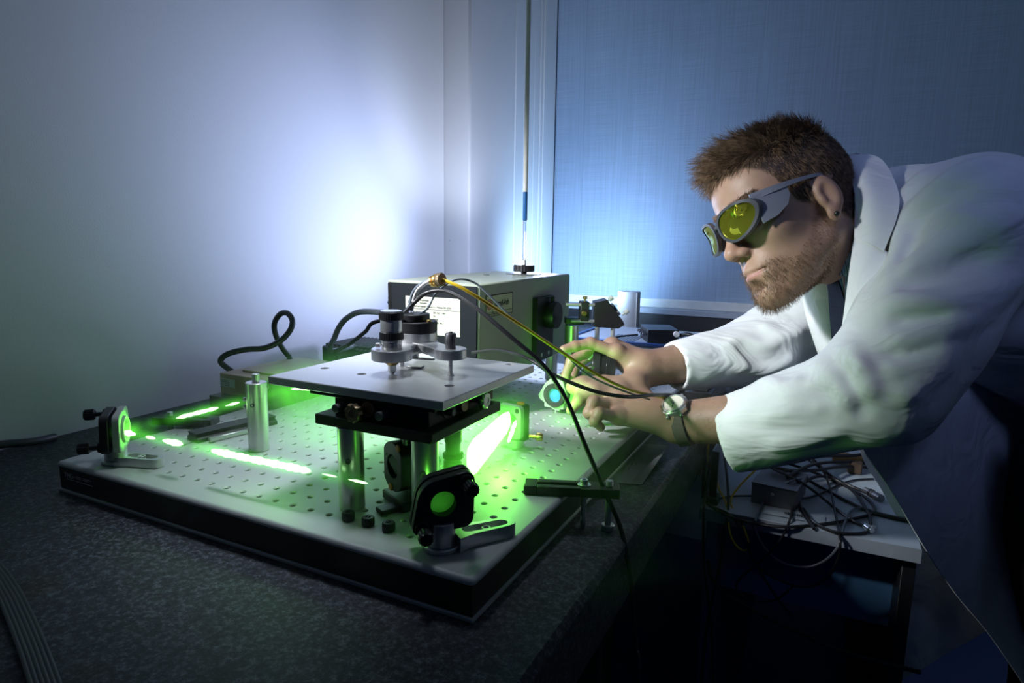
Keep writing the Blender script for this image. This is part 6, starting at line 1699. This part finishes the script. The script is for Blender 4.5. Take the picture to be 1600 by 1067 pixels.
# shirt and tie
def plaid(name):
    m, N, L, P = new_mat(name)
    tc = N.new('ShaderNodeTexCoord'); out = None
    base = (0.10, 0.26, 0.42, 1)
    cur = None
    for (rot, sc, col, wd) in (((0.2, 0.3, 0.5), 75, (0.50, 0.58, 0.66, 1), 0.16), ((0.2, 0.3, 2.07), 75, (0.45, 0.55, 0.62, 1), 0.14), ((0.2, 0.3, 0.5), 32, (0.03, 0.07, 0.13, 1), 0.2), ((0.2, 0.3, 2.07), 32, (0.30, 0.12, 0.14, 1), 0.12)):
        mp = N.new('ShaderNodeMapping'); mp.inputs['Rotation'].default_value = rot; L.new(tc.outputs['Object'], mp.inputs[0])
        wv = N.new('ShaderNodeTexWave'); wv.inputs['Scale'].default_value = sc; wv.inputs['Distortion'].default_value = 0.2; L.new(mp.outputs[0], wv.inputs['Vector'])
        th = N.new('ShaderNodeMapRange'); th.inputs[1].default_value = 1 - wd; th.inputs[2].default_value = 1.0; L.new(wv.outputs['Fac'], th.inputs[0])
        mx = N.new('ShaderNodeMix'); mx.data_type = 'RGBA'; L.new(th.outputs[0], mx.inputs[0])
        if cur is None: mx.inputs[6].default_value = base
        else: L.new(cur, mx.inputs[6])
        mx.inputs[7].default_value = col; cur = mx.outputs[2]
    L.new(cur, P.inputs['Base Color']); P.inputs['Roughness'].default_value = 0.85
    return m
M['plaid'] = plaid('blue_plaid_cotton')
M['navy'] = weave_mat('navy_patterned_cloth', (0.015, 0.022, 0.06), 0.5)
shirt = sheet('shirt', [[(1312, 258, .955), (1322, 264, .935), (1336, 272, .915)], [(1322, 285, .918), (1332, 290, .902), (1342, 296, .892)], [(1327, 325, .905), (1335, 330, .890), (1344, 335, .88)], [(1325, 365, .903), (1333, 370, .888), (1342, 376, .876)], [(1316, 398, .906), (1326, 404, .890), (1338, 408, .876)], [(1300, 420, .922), (1314, 430, .905), (1330, 432, .884)]], M['plaid'], man, 0.004, 'blue plaid shirt')
sheet('shirt_front', [[(1288, 412, .945), (1308, 416, .922), (1332, 418, .895)], [(1294, 440, .945), (1310, 448, .925), (1328, 452, .90)], [(1300, 480, .955), (1312, 486, .930), (1324, 492, .905)], [(1304, 540, .965), (1312, 545, .94), (1320, 548, .92)]], M['plaid'], shirt, 0.003)
sheet('tie', [[(1296, 428, .938), (1302, 430, .928), (1310, 434, .92)], [(1297, 460, .942), (1308, 464, .926), (1322, 472, .906)], [(1300, 500, .95), (1309, 503, .932), (1319, 505, .914)], [(1304, 550, .958), (1311, 552, .938), (1318, 552, .92)]], M['navy'], shirt, 0.003, 'navy tie')

# ---- wristwatch
wc = K(1051, 641, 0.912)
axn = unit(WRN - ELN)                                  # along the forearm towards the hand
cam_n = unit(CAM_C - WRN); wn = unit(np.array([0.05, -0.15, 1.0])); wn = unit(wn - axn * (wn @ axn)); wn = unit(wn + 0.42 * np.cross(axn, wn) * np.sign((np.cross(axn, wn)) @ cam_n))
WCEN = WRN - axn * 0.002
ws = np.cross(axn, wn)
wr_r = 0.0345
fc = WCEN + wn * (wr_r + 0.0005)
Wm = Matrix(((axn[0], ws[0], wn[0], fc[0]), (axn[1], ws[1], wn[1], fc[1]), (axn[2], ws[2], wn[2], fc[2]), (0, 0, 0, 1)))
if Wm.to_3x3().determinant() < 0:
    ws = -ws; Wm = Matrix(((axn[0], ws[0], wn[0], fc[0]), (axn[1], ws[1], wn[1], fc[1]), (axn[2], ws[2], wn[2], fc[2]), (0, 0, 0, 1)))
def octo(r, c): return [(r, -r + c), (r, r - c), (r - c, r), (-r + c, r), (-r, r - c), (-r, -r + c), (-r + c, -r), (r - c, -r)]
mb = MB(); mb.tx = Wm; mb.prism(octo(0.0180, 0.0075), -0.004, 0.0045, 0.0012)
watch = part('wristwatch', mb, M['chrome'], man, 'steel wristwatch on brown strap')
mb = MB(); mb.tx = Wm; mb.ring((0, 0, 0.004), (0, 0, 0.0068), 0.0172, 0.0148, 48); mb.cyl((0.018, 0.003, 0.0005), (0.0215, 0.003, 0.0005), 0.0026, n=16)
for s in (-1, 1): mb.box((0.010, 0.0195 * s, -0.001), (0.004, 0.006, 0.004), 0.0008).box((-0.010, 0.0195 * s, -0.001), (0.004, 0.006, 0.004), 0.0008)
part('case_ring', mb, M['chrome'], watch)
mb = MB(); mb.tx = Wm; mb.cyl((0, 0, 0.0043), (0, 0, 0.0052), 0.0148, n=48, bev=0.0001); part('dial', mb, mat('cream_dial', (0.75, 0.68, 0.60), 0.4, 0, 0.03), watch, 'cream dial')
mb = MB(); mb.tx = Wm; mb.box((0.0005, 0.0028, 0.0056), (0.0011, 0.0085, 0.0005), 0.0001, rotz(-0.25)).box((0.002, -0.002, 0.0059), (0.0009, 0.009, 0.0004), 0.0001, rotz(0.5)).cyl((0, 0, 0.0054), (0, 0, 0.0064), 0.0011, n=12)
part('watch_hands', mb, M['black_print'], watch)
G = []
ws_v, wn_v = np.array(ws), np.array(wn)
for j in range(41):
    a = 0.50 + (2 * PI - 1.0) * j / 40
    r0 = wr_r + 0.0012
    c = WCEN + (wn_v * math.cos(a) + ws_v * math.sin(a)) * r0
    G.append([c + axn * w_ for w_ in np.linspace(-0.0085, 0.0085, 5)])
part('strap', MB().grid(G, 0.0022), weave_mat('brown_woven_strap', (0.10, 0.085, 0.07), 0.3, 500, 500), watch, 'brown woven strap')

# ---- trousers and shoes (below the frame)
tr = MB()
for (hx, hy, fx, fy) in ((1.02, 0.52, 1.00, 0.46), (1.02, 0.72, 1.06, 0.80)):
    tr.tube([(hx + 0.04, hy * 0.6 + 0.25, 0.12), (hx + 0.03, hy, 0.0), (hx + 0.01, hy, -0.14), (fx + 0.02, fy, -0.45), (fx, fy, FL + 0.09)], 0.085, 16, 5, taper=(1.0, 0.66))
tp = part('trousers', tr, M['trouser'], man)
for (fx, fy) in ((1.00, 0.46), (1.06, 0.80)):
    sh = MB(); sh.ball((fx - 0.05, fy, FL + 0.045), 0.1, 24, (1.35, 0.46, 0.45)).ball((fx + 0.02, fy, FL + 0.06), 0.06, 20, (1, 0.75, 1))
    part('shoe', sh, M['black_gloss'], man)

# =================================================================== laser beams in the fog
def beam_mat(name, strength, col=(0.50, 1.0, 0.40)):
    m = bpy.data.materials.new(name); m.use_nodes = True
    N = m.node_tree.nodes; L = m.node_tree.links
    N.remove(N['Principled BSDF'])
    e = N.new('ShaderNodeEmission'); e.inputs[0].default_value = (*col, 1)
    tc = N.new('ShaderNodeTexCoord'); nz = N.new('ShaderNodeTexNoise'); nz.inputs['Scale'].default_value = 30
    L.new(tc.outputs['Object'], nz.inputs['Vector'])
    mr = N.new('ShaderNodeMapRange'); mr.inputs[1].default_value = 0.35; mr.inputs[2].default_value = 0.65; mr.inputs[3].default_value = strength * 0.6; mr.inputs[4].default_value = strength * 1.3
    L.new(nz.outputs['Fac'], mr.inputs[0]); L.new(mr.outputs[0], e.inputs[1])
    L.new(e.outputs[0], N['Material Output'].inputs['Surface'])
    return m
M['beam'] = beam_mat('green_laser_light', 3.6)
def halo_mat(name, p0, p1, r0, r1, strength, col=(0.13, 1.0, 0.05), noise=0.5, stops=None):
    """fog lit along a beam: light given off falls away from the axis p0-p1 (object space)"""
    m = bpy.data.materials.new(name); m.use_nodes = True
    N = m.node_tree.nodes; L = m.node_tree.links
    N.remove(N['Principled BSDF'])
    tc = N.new('ShaderNodeTexCoord')
    a = Vector(p0); b = Vector(p1); ax = b - a; ln = ax.length; ax.normalize()
    def vm(op, x, y=None):
        n = N.new('ShaderNodeVectorMath'); n.operation = op
        for i, q in enumerate((x, y)):
            if q is None: continue
            if hasattr(q, 'is_linked') or not isinstance(q, (tuple, Vector)): L.new(q, n.inputs[i])
            else: n.inputs[i].default_value = q
        return n
    def mt(op, x, y=None, z=None):
        n = N.new('ShaderNodeMath'); n.operation = op
        for i, q in enumerate((x, y, z)):
            if q is None: continue
            if isinstance(q, (int, float)): n.inputs[i].default_value = q
            else: L.new(q, n.inputs[i])
        return n.outputs[0]
    rel = vm('SUBTRACT', tc.outputs['Object'], tuple(a)).outputs[0]
    along = vm('DOT_PRODUCT', rel, tuple(ax)).outputs['Value']
    sc = N.new('ShaderNodeVectorMath'); sc.operation = 'SCALE'; sc.inputs[0].default_value = tuple(ax); L.new(along, sc.inputs['Scale'])
    perp = vm('SUBTRACT', rel, sc.outputs[0]).outputs[0]
    dist = vm('LENGTH', perp).outputs['Value']
    tt = mt('DIVIDE', along, ln)
    cl = N.new('ShaderNodeClamp'); L.new(tt, cl.inputs[0])
    rad = mt('ADD', mt('MULTIPLY', cl.outputs[0], r1 - r0), r0)
    q = mt('DIVIDE', dist, rad)
    over = mt('DIVIDE', mt('MAXIMUM', mt('SUBTRACT', mt('ABSOLUTE', mt('SUBTRACT', along, ln / 2)), ln / 2), 0.0), rad)
    g = mt('EXPONENT', mt('MULTIPLY', mt('ADD', mt('POWER', q, 2.0), mt('POWER', over, 2.0)), -1.0))
    nz = N.new('ShaderNodeTexNoise'); nz.inputs['Scale'].default_value = 38; nz.inputs['Detail'].default_value = 3
    L.new(tc.outputs['Object'], nz.inputs['Vector'])
    mr = N.new('ShaderNodeMapRange'); mr.inputs[1].default_value = 0.35; mr.inputs[2].default_value = 0.65; mr.inputs[3].default_value = 1 - noise; mr.inputs[4].default_value = 1 + noise
    L.new(nz.outputs['Fac'], mr.inputs[0])
    st = mt('MULTIPLY', mt('MULTIPLY', g, mr.outputs[0]), strength)
    if stops:
        cr = N.new('ShaderNodeValToRGB'); els = cr.color_ramp.elements
        els[0].position, els[1].position = stops[0][0], stops[-1][0]
        els[0].color = (stops[0][1],) * 3 + (1,); els[1].color = (stops[-1][1],) * 3 + (1,)
        for (p, v) in stops[1:-1]:
            e2 = els.new(p); e2.color = (v, v, v, 1)
        L.new(tt, cr.inputs[0]); st = mt('MULTIPLY', st, cr.outputs[0])
    e = N.new('ShaderNodeEmission'); e.inputs[0].default_value = (*col, 1); L.new(st, e.inputs[1])
    L.new(e.outputs[0], N['Material Output'].inputs['Volume'])
    m.cycles.volume_step_rate = 0.35
    return m
def halo(t, name, p0, p1, r0, r1, strength, R0, label=None, **kw):
    """the glow is a part of its beam: a capsule of lit fog"""
    a, b = Vector(p0), Vector(p1); ax = (b - a).normalized(); ln = (b - a).length
    R1 = kw.pop('R1', R0)
    mb = MB().lathe(a - ax * R0, ax, [(0, 0), (R0 * 0.75, R0 * 0.3), (R0, R0), (R1, R0 + ln), (R1 * 0.75, R0 + ln + R1 * 0.7), (0, R0 + ln + R1)], 20)
    l = t.location; off = Vector((l.x, l.y, l.z - ZB))
    m = halo_mat(name + '_light', a - off, b - off, r0, r1, strength, **kw)
    return part(name, mb, m, t, label)
def core(t, pts, rr, mname='beam'):
    P = [Vector(p) for p in pts]
    mb = MB(); vs = []; n = 10
    # a tapering, uneven thread of light
    ax = (P[-1] - P[0]).normalized(); L_ = (P[-1] - P[0]).length
    k = max(10, int(L_ / 0.003)); r_ = random.Random(int(L_ * 1e5))
    pr = [(0, 0)]
    ph = [r_.uniform(0, 6) for _ in range(3)]
    for i in range(1, k):
        s = i / k
        e = min(1.0, (s * L_ / 0.012) ** 0.6, ((1 - s) * L_ / 0.010) ** 0.6)
        pr.append((rr * e * (0.86 + 0.10 * math.sin(s * L_ * 260 + ph[0]) + 0.10 * math.sin(s * L_ * 610 + ph[1])), s * L_))
    pr.append((0, L_))
    mb.lathe(P[0], ax, pr, 12)
    return part('beam_core', mb, M[mname], t)
BZ = 0.0395
A0, A1 = (-0.078, -0.004, BZ), (0.376, 0.004, 0.0425)
def on_a(s): return tuple(Vector(A0).lerp(Vector(A1), s))
t = thing('laser_beam', 'green laser beam running along the front of the board in dashes', 'laser beam', (0.15, 0.0, BZ))
for (s0, s1, r) in ((0.955, 0.984, 0.0018), (0.004, 0.060, 0.0040), (0.098, 0.138, 0.0034), (0.165, 0.245, 0.0040), (0.345, 0.670, 0.0042), (0.70, 0.745, 0.0013), (0.775, 0.83, 0.0016)): core(t, [on_a(s0), on_a(s1)], r)
halo(t, 'beam_glow', on_a(0.0), on_a(0.85), 0.0062, 0.0062, 30, 0.018, stops=[(0, 1.6), (0.05, 1.6), (0.075, 0.25), (0.1, 0.9), (0.15, 0.7), (0.2, 1.2), (0.3, 0.5), (0.32, 0.05), (0.34, 0.9), (0.45, 1.4), (0.75, 1.2), (0.80, 0.3), (0.85, 0.6), (0.9, 0.4), (1.0, 0.0)])
B0, B1 = (-0.077, 0.002, BZ), (-0.060, 0.245, 0.041)
def on_b(s): return tuple(Vector(B0).lerp(Vector(B1), s))
t = thing('laser_beam', 'green laser beam running beside the wall towards the laser box', 'laser beam', (-0.07, 0.12, BZ))
for (s0, s1, r) in ((0.26, 0.52, 0.0030), (0.56, 0.66, 0.0022)): core(t, [on_b(s0), on_b(s1)], r)
halo(t, 'beam_glow', on_b(0.0), on_b(1.0), 0.0062, 0.007, 26, 0.018, stops=[(0, 1.4), (0.04, 1.3), (0.08, 0.2), (0.14, 0.5), (0.18, 0.1), (0.24, 0.9), (0.4, 1.4), (0.6, 1.0), (0.75, 0.5), (1, 0.4)])
t = thing('laser_beam', 'broad white-hot green beam between the platform and the orange-plugged mount', 'laser beam', (0.34, 0.18, 0.045))
C0, C1 = (0.352, 0.108, 0.040), (0.321, 0.262, 0.0445)
cs = MB()
rows = []
for s in np.linspace(0, 1, 9):
    c = Vector(C0).lerp(Vector(C1), float(s)); hz = 0.0215 * (1 - s) + 0.0135 * s; hx = 0.006
    if s in (0.0, 1.0): hz *= 0.82; hx = 0.0035
    rows.append([(c.x + hx * math.cos(a) * 1.0, c.y, c.z + hz * math.copysign(abs(math.sin(a)) ** 0.7, math.sin(a))) for a in np.linspace(0, 2 * PI, 21)[:-1]])
vs = [p for r in rows for p in r]; fs = []
for i in range(8):
    for j in range(20): fs.append((i * 20 + j, i * 20 + (j + 1) % 20, (i + 1) * 20 + (j + 1) % 20, (i + 1) * 20 + j))
fs += [tuple(range(20))[::-1], tuple(range(160, 180))]
cs._add(vs, fs)
part('beam_core', cs, M['beam'], t)
core(t, [(0.350, 0.205, 0.0335), (0.328, 0.272, 0.0425)], 0.0028)
halo(t, 'beam_glow', (0.356, 0.095, 0.038), (0.320, 0.268, 0.042), 0.027, 0.021, 18, 0.066, R1=0.052)
t = thing('laser_beam', 'green light band in the fog under the wall-side corner of the platform', 'laser beam', (0.03, 0.28, 0.05))
core(t, [(-0.058, 0.252, 0.043), (-0.010, 0.262, 0.046)], 0.0024)
halo(t, 'beam_glow', (-0.055, 0.245, 0.042), (0.12, 0.30, 0.05), 0.030, 0.040, 10, 0.075, R1=0.095, noise=0.6)
halo(t, 'beam_glow', (0.06, 0.16, 0.02), (0.22, 0.20, 0.03), 0.035, 0.045, 4, 0.08, R1=0.10, noise=0.6)

# =================================================================== thin smoke drifting over the board
def fog_mat():
    m = bpy.data.materials.new('thin_smoke'); m.use_nodes = True
    N = m.node_tree.nodes; L = m.node_tree.links
    N.remove(N['Principled BSDF'])
    tc = N.new('ShaderNodeTexCoord')
    mp = N.new('ShaderNodeMapping'); mp.inputs['Scale'].default_value = (1.0, 1.0, 0.7); mp.inputs['Location'].default_value = (3.1, 1.7, 0.4)
    L.new(tc.outputs['Object'], mp.inputs[0])
    n1 = N.new('ShaderNodeTexNoise'); n1.inputs['Scale'].default_value = 11; n1.inputs['Detail'].default_value = 6; n1.inputs['Roughness'].default_value = 0.62; n1.inputs['Distortion'].default_value = 1.2
    L.new(mp.outputs[0], n1.inputs['Vector'])
    r1 = N.new('ShaderNodeMapRange'); r1.inputs[1].default_value = 0.52; r1.inputs[2].default_value = 0.76; r1.inputs[3].default_value = 0.12; r1.inputs[4].default_value = 5.0
    L.new(n1.outputs['Fac'], r1.inputs[0])
    # thins out with height and towards the edges of the smoke
    sp = N.new('ShaderNodeSeparateXYZ'); L.new(tc.outputs['Generated'], sp.inputs[0])
    def edge(o, a, b, c, d):
        u = N.new('ShaderNodeMapRange'); u.inputs[1].default_value = a; u.inputs[2].default_value = b; L.new(o, u.inputs[0])
        v = N.new('ShaderNodeMapRange'); v.inputs[1].default_value = c; v.inputs[2].default_value = d; v.inputs[3].default_value = 1; v.inputs[4].default_value = 0; L.new(o, v.inputs[0])
        q = N.new('ShaderNodeMath'); q.operation = 'MULTIPLY'; L.new(u.outputs[0], q.inputs[0]); L.new(v.outputs[0], q.inputs[1]); return q.outputs[0]
    cur = r1.outputs[0]
    for e in (edge(sp.outputs[0], 0, 0.15, 0.8, 1), edge(sp.outputs[1], 0.03, 0.35, 0.75, 1), edge(sp.outputs[2], -1, -0.5, 0.35, 1)):
        q = N.new('ShaderNodeMath'); q.operation = 'MULTIPLY'; L.new(cur, q.inputs[0]); L.new(e, q.inputs[1]); cur = q.outputs[0]
    v = N.new('ShaderNodeVolumeScatter'); v.inputs['Color'].default_value = (0.95, 0.96, 1, 1); v.inputs['Anisotropy'].default_value = 0.2
    L.new(cur, v.inputs['Density']); L.new(v.outputs[0], N['Material Output'].inputs['Volume'])
    m.cycles.volume_step_rate = 0.5
    return m
fg = solo('fog', MB().box((0.20, 0.30, 0.045), (0.90, 0.94, 0.165), 0.001), fog_mat(), 'thin smoke drifting over the breadboard and around the hands', 'smoke')
fg['kind'] = 'stuff'
